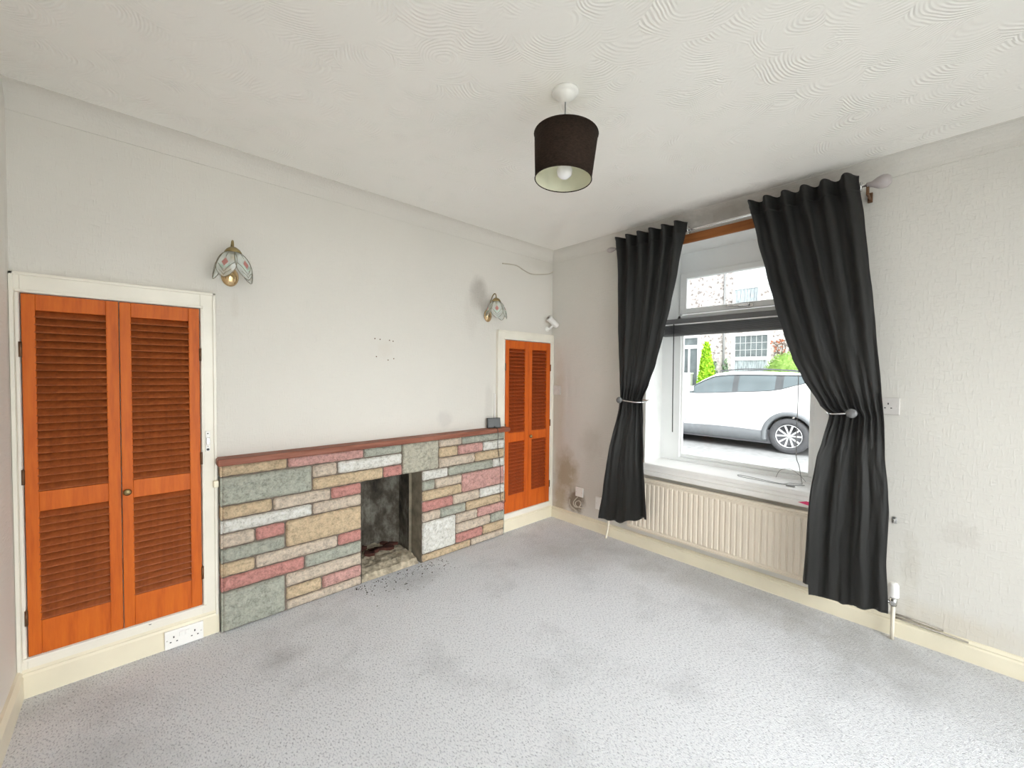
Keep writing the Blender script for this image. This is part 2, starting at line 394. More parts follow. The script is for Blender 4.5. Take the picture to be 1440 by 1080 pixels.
# wall behind the camera, with an unseen glazed opening added for fill daylight
GX0, GX1, GZ = -3.05, -.35, 2.15
mb = MB(); mb.box((XL-.2, YB-.2, 0), (GX0, YB, H)); mb.box((GX1, YB-.2, 0), (.36, YB, H)); mb.box((GX0, YB-.2, GZ), (GX1, YB, H))
struct(mb.build('wall_front', M['wall_left']))
mb = MB()
for a, b in (((GX0, 0), (GX1, .06)), ((GX0, GZ-.06), (GX1, GZ)), ((GX0, 0), (GX0+.06, GZ)), ((GX1-.06, 0), (GX1, GZ)), (((GX0+GX1)/2-.05, 0), ((GX0+GX1)/2+.05, GZ))):
    mb.box((a[0], YB-.12, a[1]), (b[0], YB-.06, b[1]))
g = mb.build('fill_window', M['upvc']); struct(g)
mb = MB(); mb.box((GX0+.05, YB-.095, .05), (GX1-.05, YB-.085, GZ-.05)); mb.build('fill_window_pane', M['glass'], g)

# coving: concave strip between two lines
def coving(name, p0, p1, dirn, a=.062):
    # dirn: unit vector into the room along ceiling
    mb = MB(); p0, p1, dn = Vector(p0), Vector(p1), Vector(dirn)
    prof = [(0, 0), (0, -a-.006), (.003, -a-.005)]
    for k in range(9):
        th = pi/2*k/8; prof.append((.003+(a-.003)*(1-cos(th)), -a+(a-.003)*sin(th)))
    prof += [(a+.004, -.002), (a+.004, 0)]
    f = lambda P: (lambda u, v: P+dn*u+Vector((0, 0, v)))
    mb.prism(prof, f(p0), f(p1)); return struct(mb.build(name, None))
for i, (nm, a, b, d) in enumerate((('trim_2', (XL, 0, H), (0, 0, H), (0, -1, 0)), ('trim_3', (0, 0, H), (0, YB, H), (-1, 0, 0)))):
    o = coving(nm, a, b, d, .082); o.data.materials.append(M['wall_back' if i == 0 else 'wall_right'])

# skirting boards
def skirting(name, p0, p1, nrm, h, th=.018, mat='gloss_cream', top=.028):
    mb = MB(); p0, p1, n = Vector(p0), Vector(p1), Vector(nrm)
    prof = [(0, 0), (th, 0), (th, h-top), (th*.75, h-top*.7), (th*.95, h-top*.45), (th*.5, h-top*.08), (0, h)]
    f = lambda P: (lambda u, v: P+n*u+Vector((0, 0, v)))
    mb.prism(prof, f(p0), f(p1)); return struct(mb.build(name, M[mat]))
skirting('baseboard_right', (0, 0, 0), (0, YB, 0), (-1, 0, 0), .098)
skirting('baseboard_left', (XL, 0, 0), (XL, YB, 0), (1, 0, 0), .115)
skirting('baseboard_back', (XL, -.012, 0), (-2.532, -.012, 0), (0, -1, 0), .118)
skirting('baseboard_corner', (-.615, -.012, 0), (0, -.012, 0), (0, -1, 0), .108)
bpy.data.objects['baseboard_corner'].name = 'trim_4'

# cupboard door casings
def casing(name, x0, x1, z1, ox0, ox1, oz0, oz1, mat):
    """x0..x1,z1 outer; ox/oz opening"""
    mb = MB(); y0, y1 = -.022, 0.
    mb.box((x0, y0, 0), (ox0, y1, z1), bev=.003); mb.box((ox1, y0, 0), (x1, y1, z1), bev=.003)
    mb.box((ox0-.001, y0, oz1), (ox1+.001, y1, z1), bev=.003); mb.box((ox0-.001, y0, 0), (ox1+.001, y1, oz0), bev=.003)
    w_ = .012                                        # raised outer bead and inner bead
    for (a, b) in (((x0, 0), (x0+w_, z1)), ((x1-w_, 0), (x1, z1)), ((x0, z1-w_), (x1, z1)),
                   ((ox0-.012, oz0), (ox0-.002, oz1)), ((ox1+.002, oz0), (ox1+.012, oz1)), ((ox0-.012, oz1+.002), (ox1+.012, oz1+.012)), ((ox0-.012, oz0-.014), (ox1+.012, oz0-.002))):
        mb.box((a[0], y0-.007, a[1]), (b[0], y0+.001, b[1]), bev=.002)
    return struct(mb.build(name, M[mat]))
casing('trim_5', XL+.001, -2.534, 1.702, -3.162, -2.596, .160, 1.622, 'frame_paint')
casing('trim_6', -.680, -.004, 1.672, -.602, -.052, .150, 1.597, 'frame_paint')

# ------------------------------------------------------------------ louvred doors
def louvred_door(x0, x1, z0, z1, px0, px1, zs, hinge_side, matf, mats, label, group, knob=None, knobmat='antique_brass'):
    root = thing('louvred_door', label, 'cupboard door', ((x0+x1)/2, -.020, z0), group)
    yf, yb = -.030, -.004
    (l0, l1), (u0, u1) = zs                          # lower and upper slatted openings
    mb = MB()
    mb.box((x0, yf, z0), (px0, yb, z1), bev=.0025); mb.box((px1, yf, z0), (x1, yb, z1), bev=.0025)
    for a, b in ((z0, l0), (l1, u0), (u1, z1)): mb.box((px0, yf+.001, a), (px1, yb, b), bev=.0015)
    part(mb, 'door_frame', matf, root)
    for a, b in ((u0, u1), (l0, l1)):
        mb = MB(); n = round((b-a)/.0305); p = (b-a)/n
        for k in range(n):
            z = a+p*(k+.5)
            pr = [(-.0125, -.42), (-.0135, -.36), (-.0125, -.28), (.0105, .52), (.0120, .50), (.0120, .34), (-.0095, -.44)]
            zc = lambda v: z+v*p*1.05
            mb.prism([(u, v) for u, v in pr], lambda u, v: Vector((px0-.004, -.017+u, zc(v))), lambda u, v: Vector((px1+.004, -.017+u, zc(v))))
        mb.box((px0, -.0055, a), (px1, -.004, b))
        part(mb, 'louvre_panel', mats, root)
    hx = x0 if hinge_side < 0 else x1
    for hz in (z0+.16, (z0+z1)/2, z1-.22):
        mb = MB(); mb.tube([(hx+hinge_side*.003, yf-.001, hz-.03), (hx+hinge_side*.003, yf-.001, hz+.03)], .005, n=8)
        part(mb, 'hinge', M['hinge'], root, True)
    if knob:
        mb = MB(); mb.lathe([(.006, 0), (.006, .008), (.013, .012), (.015, .018), (.011, .024), (.002, .026)], c=(knob[0], yf, knob[1]), axis=(0, -1, 0), n=16)
        part(mb, 'knob', M[knobmat], root, True, 'small round aged brass knob')
    return root
ZS = ((.300, .746), (.826, 1.555))
louvred_door(-3.158, -2.882, .164, 1.618, -3.121, -2.922, ZS, -1, M['pine'], M['pine_slat'], 'orange pine louvred door, left leaf of the large cupboard left of the fireplace', 'louvred doors of the left cupboard')
louvred_door(-2.879, -2.600, .164, 1.618, -2.842, -2.641, ZS, 1, M['pine'], M['pine_slat'], 'orange pine louvred door with a small brass knob, beside the fireplace', 'louvred doors of the left cupboard', (-2.862, .778))
ZS2 = ((.300, .745), (.822, 1.524))
louvred_door(-.599, -.328, .154, 1.592, -.560, -.376, ZS2, -1, M['pine_right'], M['pine_slat_right'], 'reddish pine louvred door in the corner cupboard, leaf nearest the fireplace', 'louvred doors of the corner cupboard')
louvred_door(-.325, -.055, .154, 1.592, -.288, -.105, ZS2, 1, M['pine_right'], M['pine_slat_right'], 'reddish pine louvred door in the corner cupboard, leaf nearest the window wall', 'louvred doors of the corner cupboard', (-.312, .775))

# ------------------------------------------------------------------ stone fireplace
fp = thing('stone_fireplace', 'low fireplace of pink, grey and buff rock-faced stone with empty sooty opening', 'fireplace', (-1.58, -.03, 0))
Z = [0, .055, .129, .204, .279, .350, .425, .499, .569, .639, .712, .787, .849]
S = [(-2.524,-2.223,11,12,'t'),(-2.223,-1.797,11,12,'p'),(-2.524,-2.096,9,11,'g'),(-2.096,-1.956,10,11,'b'),(-2.096,-1.670,9,10,'t'),(-1.956,-1.537,10,11,'w'),
(-2.524,-2.296,8,9,'t'),(-2.296,-1.994,8,9,'b'),(-1.994,OX0,8,9,'r'),(-2.524,-2.096,7,8,'w'),(-2.096,OX0,7,8,'b'),(-2.524,-2.378,6,7,'b'),(-2.378,-2.236,6,7,'r'),
(-2.236,OX0,5,7,'t'),(-2.524,-2.236,5,6,'g'),(-2.524,-2.378,4,5,'t'),(-2.378,-1.956,4,5,'b'),(-1.956,OX0,4,5,'r'),(-2.138,OX0,3,4,'g'),(-2.524,-2.138,3,4,'r'),
(-2.236,OX0,2,3,'b'),(-2.524,-2.236,0,3,'g'),(-2.236,-2.046,1,2,'t'),(-2.046,OX0,1,2,'p'),(-2.236,OX0,0,1,'b'),(-1.797,-1.537,11,12,'g'),(-1.670,-1.537,9,10,'r'),
(-1.537,-1.253,9,12,'G'),(-1.253,-1.052,11,12,'b'),(-1.052,-.628,11,12,'g'),(-1.253,-1.088,10,11,'t'),(-1.088,-.851,10,11,'p'),(-.851,-.628,10,11,'w'),
(-1.253,-.932,9,10,'b'),(-.932,-.628,9,10,'t'),(OX1,-1.174,8,9,'w'),(-1.174,-.750,8,9,'g'),(-.750,-.628,8,9,'w'),(OX1,-1.284,7,8,'g'),(-1.284,-1.052,7,8,'b'),
(-1.052,-.628,6,8,'p'),(OX1,-1.052,6,7,'t'),(-1.130,-.881,5,6,'b'),(-.881,-.628,5,6,'w'),(OX1,-1.130,5,6,'r'),(OX1,-1.240,4,5,'b'),(-1.240,-1.014,4,5,'g'),
(-1.014,-.628,4,5,'t'),(-1.104,-.904,3,4,'b'),(-.904,-.628,3,4,'p'),(OX1,-1.104,1,4,'w'),(-1.104,-.772,2,3,'b'),(-.772,-.628,2,3,'g'),(-1.104,-.851,1,2,'r'),
(-.851,-.628,1,2,'t'),(OX1,-.966,0,1,'t'),(-.966,-.628,0,1,'b')]
mb = MB(); YF = -.058
mb.box((-2.522, YF+.010, 0), (OX0, 0, .85), M['mortar']); mb.box((OX1, YF+.010, 0), (-.630, 0, .85), M['mortar']); mb.box((OX0, YF+.010, OZ), (OX1, 0, .85), M['mortar'])
def stone(x0, x1, z0, z1, mat, side=0):
    g = .0036; x0 += g; x1 -= g; z0 += g; z1 -= g
    nx = max(5, int((x1-x0)/.0085)); nz = max(5, int((z1-z0)/.0085)); sd_ = random.random()*50; rows = []
    bulge = random.uniform(.006, .012); R0 = .011
    for j in range(nz+1):
        r = []
        for i in range(nx+1):
            x = x0+(x1-x0)*i/nx; z = z0+(z1-z0)*j/nz
            ed = min(x-x0, x1-x, z-z0, z1-z); k = min(1, ed/.015); k = math.sqrt(max(0, 1-(1-k)**2))
            n = noise.fractal(Vector((x*26+sd_, z*36, sd_)), .8, 2.2, 5)
            qx = 1 if x > (x0+x1)/2 else -1; qz = 1 if z > (z0+z1)/2 else -1
            ax_ = R0-min(x-x0, x1-x); az_ = R0-min(z-z0, z1-z)
            if ax_ > 0 and az_ > 0:
                L_ = max(ax_, az_)/math.hypot(ax_, az_); x += -qx*ax_*(1-L_); z += -qz*az_*(1-L_)
            jx = noise.noise(Vector((z*40, sd_, i > nx/2)))*.0024*(1-k); jz = noise.noise(Vector((x*30, sd_, j > nz/2)))*.0024*(1-k)
            r.append((x+jx, YF+.006-(bulge+n*.011)*k-.004*k, z+jz))
        rows.append(r)
    V = mb.grid(rows, mat)
    # side walls back to the mortar bed
    per = V[0]+[r[-1] for r in V[1:]]+V[-1][-2::-1]+[r[0] for r in V[-2:0:-1]]
    B = [mb.bm.verts.new((v.co.x, YF+.012, v.co.z)) for v in per]; n = len(per); mi = mb.mi(mat)
    for k in range(n):
        f = mb.bm.faces.new((per[k], per[(k+1) % n], B[(k+1) % n], B[k])); f.material_index = mi
for x0, x1, a, b, c in S: stone(x0, x1, Z[a], Z[b], SM[c])
# return stones on the left end, course by course
for a, b, c in ((0, 3, 'g'), (3, 4, 'r'), (4, 5, 't'), (5, 6, 'g'), (6, 7, 'b'), (7, 8, 'w'), (8, 9, 't'), (9, 11, 'g'), (11, 12, 't')):
    mb.box((-2.5265, YF+.003, Z[a]+.003), (-2.518, 0, Z[b]-.003), SM[c], bev=.002)
    mb.box((-.634, YF+.003, Z[a]+.003), (-.6255, 0, Z[b]-.003), SM[c], bev=.002)
part(mb, 'stonework', None, fp)
mb = MB(); mb.box((-2.540, -.100, .850), (-.606, 0, .884), bev=.005); part(mb, 'mantel_shelf', M['mantel'], fp, label='thin red-brown wooden mantel shelf')
# firebox: lining in plan, jambs, back, splayed left corner, dark throat
mb = MB(); zt = OZ
plan = [(OX1-.004, YF+.004, 'jamb'), (OX1-.004, .085, 'jamb'), (OX1-.018, .095, 'soot'), (OX1-.020, .24, 'soot'), (-1.56, .40, 'soot'), (OX0+.004, .30, 'soot'), (OX0+.004, YF+.012, None)]
for (a, b, k), (c, d, _) in zip(plan, plan[1:]):
    n = 8; mb.grid([[(a+(c-a)*i/n, b+(d-b)*i/n, zt*j/10) for i in range(n+1)] for j in range(11)], M[k])
mb.quad([(OX0, YF+.01, zt-.002), (OX1, YF+.01, zt-.002), (OX1, .10, zt-.002), (OX0, .10, zt-.002)], M['soot'])
mb.quad([(OX0, .10, zt-.002), (OX1, .10, zt-.002), (OX1, .42, zt-.06), (OX0, .42, zt-.06)], M['soot'])
part(mb, 'firebox', None, fp, label='soot-stained firebox recess')
mb = MB(); rows = []
for j in range(15):
    r = []
    for i in range(21):
        x = OX0+.005+(OX1-OX0-.025)*i/20; y = -.045+.42*j/14
        z = .018+.030*min(1, j/3)+.012*noise.noise(Vector((x*22, y*22, 1)))+.006*noise.noise(Vector((x*70, y*70, 4)))
        r.append((x, y, z if j else .002))
    rows.append(r)
mb.grid(rows, M['rubble'], smooth=False); part(mb, 'hearth_bed', None, fp, label='broken buff rubble bed of the hearth')
mb = MB()
for k in range(10):
    x = random.uniform(-1.70, -1.45); y = random.uniform(.20, .30); mb.box((x, y, .04), (x+.07, y+.04, .065), bev=.004, rot=Matrix.Rotation(random.uniform(-.6, .6), 3, 'Z'), org=(x, y, 0))
part(mb, 'burnt_brick', M['soot_red'], fp)

# coal crumbs on the carpet: loose debris
mb = MB()
for k in range(170):
    t_ = random.random(); x = -1.86+.62*random.random(); d = abs(random.gauss(0, .10)); y = -.075-d
    s_ = random.uniform(.0015, .0045)*(1.25 if random.random() < .15 else 1)
    M_ = Matrix.Translation((x, y, s_*.4)) @ Matrix.Diagonal((s_, s_*random.uniform(.6, 1), s_*.6, 1))
    bmesh.ops.create_icosphere(mb.bm, subdivisions=1, radius=1, matrix=M_)
o = tag(mb.build('coal_crumbs', M['coal']), 'scatter of black coal crumbs on the carpet in front of the hearth', 'debris'); o['kind'] = 'stuff'

# ------------------------------------------------------------------ pendant lamp
PX, PY = -1.592, -1.470
pl = thing('pendant_lamp', 'ceiling pendant with a dark brown drum shade and pale lining', 'ceiling lamp', (PX, PY, H))
mb = MB(); mb.lathe([(.052, 0), (.052, -.006), (.046, -.012), (.040, -.013), (.037, -.017), (.029, -.028), (.017, -.036), (.006, -.040)], c=(PX, PY, H), n=32); part(mb, 'ceiling_rose', M['white_plastic'], pl, True)
mb = MB(); mb.tube([(PX, PY, H-.036), (PX, PY, 2.205)], .0028); part(mb, 'flex', M['wire_grey'], pl, True)
tilt = Matrix.Rotation(radians(3.2), 4, Vector((fw.x, fw.y, 0)).normalized())
ZT, ZBt, RT, RB = 2.250, 2.078, .1235, .1100
def shade_ob(name, prof, mat, lab=None):
    mb = MB(); mb.lathe(prof, c=(0, 0, 0), n=48, caps=False)
    mb.bm.transform(Matrix.Translation((PX, PY, 2.17)) @ tilt @ Matrix.Translation((0, 0, -2.17)))
    return part(mb, name, mat, pl, True, lab)
sh = shade_ob('lamp_shade', [(RT-.001, ZT), (RT, ZT), (RB, ZBt), (RB-.001, ZBt)], M['shade'], 'dark brown fabric drum shade')
mb = MB(); mb.lathe([(RT-.0015, ZT), (RB-.0015, ZBt)], n=48, caps=False)
mb.bm.transform(Matrix.Translation((PX, PY, 2.17)) @ tilt @ Matrix.Translation((0, 0, -2.17)))
ln_ = part(mb, 'shade_lining', M['shade_in'], sh, True, 'pale cream inner lining'); ln_.data.transform(Matrix.Translation((0, 0, 0)))
mb = MB()
for z_, r_ in ((ZT, RT), (ZBt, RB)):
    mb.tube([Vector((r_*cos(a), r_*sin(a), z_)) for a in [2*pi*k/48 for k in range(49)]], .0022, n=6, caps=False)
for k in range(3):
    a = 2*pi*k/3+.4; mb.tube([(.018*cos(a), .018*sin(a), 2.195), (RT*cos(a), RT*sin(a), ZT-.002)], .0016, n=6)
mb.bm.transform(Matrix.Translation((PX, PY, 2.17)) @ tilt @ Matrix.Translation((0, 0, -2.17)))
part(mb, 'shade_ring', M['shade'], sh, True)
mb = MB(); mb.lathe([(.004, 2.222), (.014, 2.215), (.019, 2.195), (.019, 2.150)], c=(PX, PY, 0), n=20); part(mb, 'bulb_holder', M['white_plastic'], pl, True)
mb = MB(); mb.lathe([(.013, 2.152), (.016, 2.145), (.028, 2.125), (.031, 2.110), (.027, 2.094), (.014, 2.083), (.002, 2.080)], c=(PX, PY, 0), n=24); part(mb, 'bulb', M['bulb'], pl, True)

# ------------------------------------------------------------------ wall lamps with petal shades
def wall_lamp():
    root = thing('wall_lamp', '', 'wall lamp', (0, 0, 0), 'petal glass wall lamps')
    mb = MB()                                        # oval domed back plate
    mb.lathe([(.040, 0), (.040, -.004), (.034, -.012), (.020, -.020), (.004, -.023)], c=(0, 0, 0), axis=(0, 0, 1), n=24)
    mb.bm.transform(Matrix.Rotation(radians(90), 4, 'X') @ Matrix.Identity(4)); mb.bm.transform(Matrix.Scale(-1, 4, (0, 1, 0)) if False else Matrix.Identity(4))
    for v in mb.bm.verts: v.co = Vector((v.co.x*.95, -abs(v.co.y), v.co.z*1.25))
    part(mb, 'back_plate', M['brass'], root, True)
    C0 = Vector((0, -.105, .110))                    # cap position
    arm = smooth_curve([(0, -.018, .015), (0, -.024, .070), (0, -.045, .125), (0, -.075, .160), (0, -.098, .155), (0, -.105, .118)], 6)
    mb = MB(); mb.tube(arm, .0042, n=8); part(mb, 'arm', M['antique_brass'], root, True)
    mb = MB(); mb.lathe([(.003, .018), (.014, .016), (.028, .005), (.037, -.010), (.035, -.012)], c=C0, n=20, caps=False); part(mb, 'shade_cap', M['antique_brass'], root, True)
    mb = MB(); mb.lathe([(.010, .0), (.010, -.045), (.007, -.05)], c=C0, n=12); part(mb, 'bulb_holder', M['brass'], root, True)
    mb = MB(); mb.lathe([(.008, -.045), (.013, -.060), (.014, -.078), (.008, -.092), (.001, -.094)], c=C0, n=16); part(mb, 'bulb', M['bulb'], root, True)
    for k in (0, 1, 3, 4):
        a = radians(-90+36+72*k); R = Matrix.Rotation(a, 4, 'Z')
        L = .125
        def P(u, v):                                 # u across -1..1, v along 0..1
            th = v*1.25
            r = .024+.062*sin(th*1.12); z = -.008-.104*(1-cos(th*1.02))/.70-v*.032
            wd = .013+.033*math.sin(pi*.80*min(1, v)**1.15)
            if v > .72: wd *= max(.10, math.sqrt(max(0, 1-((v-.72)/.283)**2)))
            b_ = -.010*(u*u)*(wd/.034)
            return R @ Vector((r+b_, u*wd, z))
        mb = MB(); mb.grid([[C0+P(-1+2*i/8, j/16) for i in range(9)] for j in range(17)], M['petal'])
        pe = part(mb, 'glass_petal', None, root, True)
        mb = MB()
        edge = [C0+P(-1, j/16) for j in range(17)]+[C0+P(1, j/16) for j in range(16, -1, -1)]
        mb.tube(edge, .0017, n=5); mb.tube([C0+P(0, j/16)*1.0+R @ Vector((.0012, 0, 0)) for j in range(0, 8)], .0008, n=4)
        for s_ in (-1, 1):
            mb.tube([C0+P(s_*u, v)+R @ Vector((.0012, 0, 0)) for u, v in ((.0, .88), (.35, .78), (.62, .68), (.85, .62))], .0011, n=4)
            mb.tube([C0+P(s_*u, v)+R @ Vector((.0012, 0, 0)) for u, v in ((0, .96), (.3, .90), (.7, .82))], .0011, n=4)
        part(mb, 'leading', M['came'], pe, True)
        q = lambda u, v: C0+P(u, v)+R @ Vector((.0022, 0, 0))
        mb = MB(); mb.quad([q(0, .74), q(.32, .62), q(0, .48), q(-.32, .62)]); part(mb, 'pink_diamond', M['rose_glass'], pe)
        mb = MB()
        for s_ in (-1, 1): mb.quad([q(0, .80), q(s_*.30, .71), q(s_*.62, .64), q(s_*.30, .76)])
        part(mb, 'green_leaf', M['green_glass'], pe)
    return root
wl = wall_lamp(); wl.location = (-2.470, 0, 1.800); wl['label'] = 'brass wall lamp with glass petals beside the large left cupboard'
wl2 = copy_tree(wl); wl2.location = (-.770, 0, 1.775); wl2['label'] = 'brass wall lamp with glass petals above the mantel end, near the corner cupboard'

# ------------------------------------------------------------------ window
win = MB(); xf, xb = .245, .315
y0, y1, z0, z1 = WY0, WY1, .655, WZ1
gl0, gl1 = -1.917, -1.111                            # lower pane
def frame(mb, ya, yb, za, zb, w0, w1, h0, h1, x0, x1, bev=.006):
    mb.box((x0, ya, za), (x1, ya+w0, zb), bev=bev); mb.box((x0, yb-w1, za), (x1, yb, zb), bev=bev)
    mb.box((x0, ya+w0*.9, za), (x1, yb-w1*.9, za+h0), bev=bev); mb.box((x0, ya+w0*.9, zb-h1), (x1, yb-w1*.9, zb), bev=bev)
frame(win, y0, y1, z0, z1, .115, .152, .030, .168, xf, xb)
win.box((xf, y0+.1, 1.715), (xb, y1-.12, 1.775), bev=.005)
wo = struct(win.build('window_1', M['upvc']))
mb = MB(); frame(mb, gl0-.028, gl1+.028, .684, 1.715, .028, .028, .028, .028, xf+.014, xf+.04, .008); mb.build('glazing_bead', M['upvc'], wo)
mb = MB(); frame(mb, -2.005, -1.088, 1.778, 2.086, .056, .056, .042, .044, xf-.018, xf+.03, .007); sa = mb.build('top_sash', M['upvc'], wo)
mb = MB(); mb.box((xf+.02, -1.97, 1.80), (xf+.026, -1.12, 2.06)); mb.build('sash_pane', M['glass'], wo)
mb = MB(); mb.box((xf+.02, gl0-.01, .70), (xf+.026, gl1+.01, 1.73)); mb.build('fixed_pane', M['glass'], wo)
mb = MB(); mb.box((xf-.032, -1.600, 1.782), (xf-.018, -1.555, 1.806), bev=.004)
mb.tube(smooth_curve([(xf-.035, -1.575, 1.797), (xf-.05, -1.53, 1.795), (xf-.055, -1.50, 1.800), (xf-.058, -1.44, 1.801)], 5), [.011]*8+[.009]*8, n=8)
mb.build('window_handle', M['chrome'], wo)
# sill: two stepped boards
mb = MB(); mb.box((-.030, WY0+.002, .626), (.250, WY1-.002, .656), bev=.006); mb.box((-.026, WY0+.002, .606), (0.0, WY1-.002, .626)); mb.box((-.046, WY0-.02, .570), (.0, WY1+.02, .606), bev=.005)
struct(mb.build('trim_7', M['sill_paint']))
# varnished strip over the opening
mb = MB(); mb.box((-.020, -2.15, 2.231), (0, -.82, 2.290), bev=.003); struct(mb.build('trim_8', M['lintel_wood']))
struct(MB().box((0, WY0, WZ1), (.25, WY1, WZ1+.001)).build('trim_9', M['reveal']))

# blind
bl = thing('venetian_blind', 'charcoal venetian blind pulled up to a stack below the top window light', 'blind', (.20, -1.5, 1.73))
mb = MB(); mb.box((.165, -2.02, 1.700), (.215, -.985, 1.738), bev=.003); part(mb, 'head_rail', M['blind'], bl)
mb = MB()
for k in range(9): mb.box((.166, -2.015, 1.630+k*.0070), (.214, -.99, 1.6335+k*.0070), bev=.001)
part(mb, 'slat_stack', M['blind'], bl)
mb = MB(); mb.box((.158, -2.018, 1.6925), (.212, -.988, 1.7005), bev=.002); part(mb, 'head_rail_highlight', M['edge_highlight'], bl, label='pale strip painted as the highlight on the head rail')  # pale strip standing in for a highlight along the head rail
mb = MB(); mb.box((.166, -2.018, 1.612), (.214, -.988, 1.628), bev=.003); part(mb, 'bottom_rail', M['blind'], bl)
mb = MB(); mb.tube([(.155, -1.083, 1.700), (.155, -1.084, 1.2), (.157, -1.086, .885)], .0035, n=6); part(mb, 'tilt_wand', M['dark'], bl, True, 'thin dark hanging wand')
mb = MB(); mb.tube(smooth_curve([(.165, -1.873, 1.70), (.165, -1.876, 1.2), (.17, -1.872, .85), (.18, -1.888, .76), (.17, -1.90, .70), (.14, -1.915, .662)], 6), .0022, n=5)
mb.tube(smooth_curve([(.14, -1.915, .661), (.12, -1.86, .66), (.06, -1.83, .660), (.075, -1.72, .660), (.10, -1.62, .660), (.09, -1.57, .660), (.055, -1.60, .660), (.045, -1.70, .660), (.04, -1.80, .660), (.07, -1.88, .660), (.12, -1.93, .660)], 6), .0020, n=5)
mb.tube(smooth_curve([(.20, -1.76, .662), (.215, -1.78, .71), (.222, -1.83, .725), (.218, -1.88, .70), (.20, -1.92, .665)], 6), .0015, n=5)
mb.box((.03, -1.90, .657), (.045, -1.855, .665), bev=.002)
part(mb, 'pull_cord', M['wire_grey'], bl, True, 'loose tangled pull cord lying on the sill')
mb = MB(); mb.prism([(-1.935, .596), (-1.975, .608), (-2.03, .607), (-2.03, .600), (-1.99, .586)], lambda a, b: Vector((-.050, a, b)), lambda a, b: Vector((-.0475, a, b)))
tag(mb.build('paper_tag', M['pink']), 'small pink scrap on the window board edge beside the right curtain', 'scrap')

# ------------------------------------------------------------------ curtain pole
po = thing('curtain_pole', 'slim pale curtain pole with frosted grey ball ends above the window', 'curtain pole', (-.10, -1.47, 2.288))
mb = MB(); mb.tube([(-.10, -.735, 2.284), (-.10, -2.215, 2.290)], .0095, n=14); part(mb, 'rod', M['chrome'], po, True)
for s_, yy, lab in ((1, -.735, 'dull grey end ball'), (-1, -2.215, 'large frosted grey end ball')):
    k = .62 if s_ > 0 else 1
    mb = MB(); mb.lathe([(.013*k, -.012), (.013*k, .004), (.017*k, .010), (.028*k, .028), (.033*k, .047), (.030*k, .064), (.018*k, .076), (.002, .080)], c=(-.10, yy, 2.286), axis=(0, s_, 0), n=24); part(mb, 'finial', M['finial'], po, True, lab)
for yy in (-.79, -2.205):
    mb = MB(); mb.box((-.012, yy-.010, 2.225), (0, yy+.010, 2.275), bev=.002); mb.box((-.095, yy-.005, 2.236), (-.006, yy+.005, 2.246), bev=.002); mb.box((-.108, yy-.006, 2.236), (-.094, yy+.006, 2.280), bev=.002)
    part(mb, 'bracket', M['hinge'], po, label='brown metal bracket')

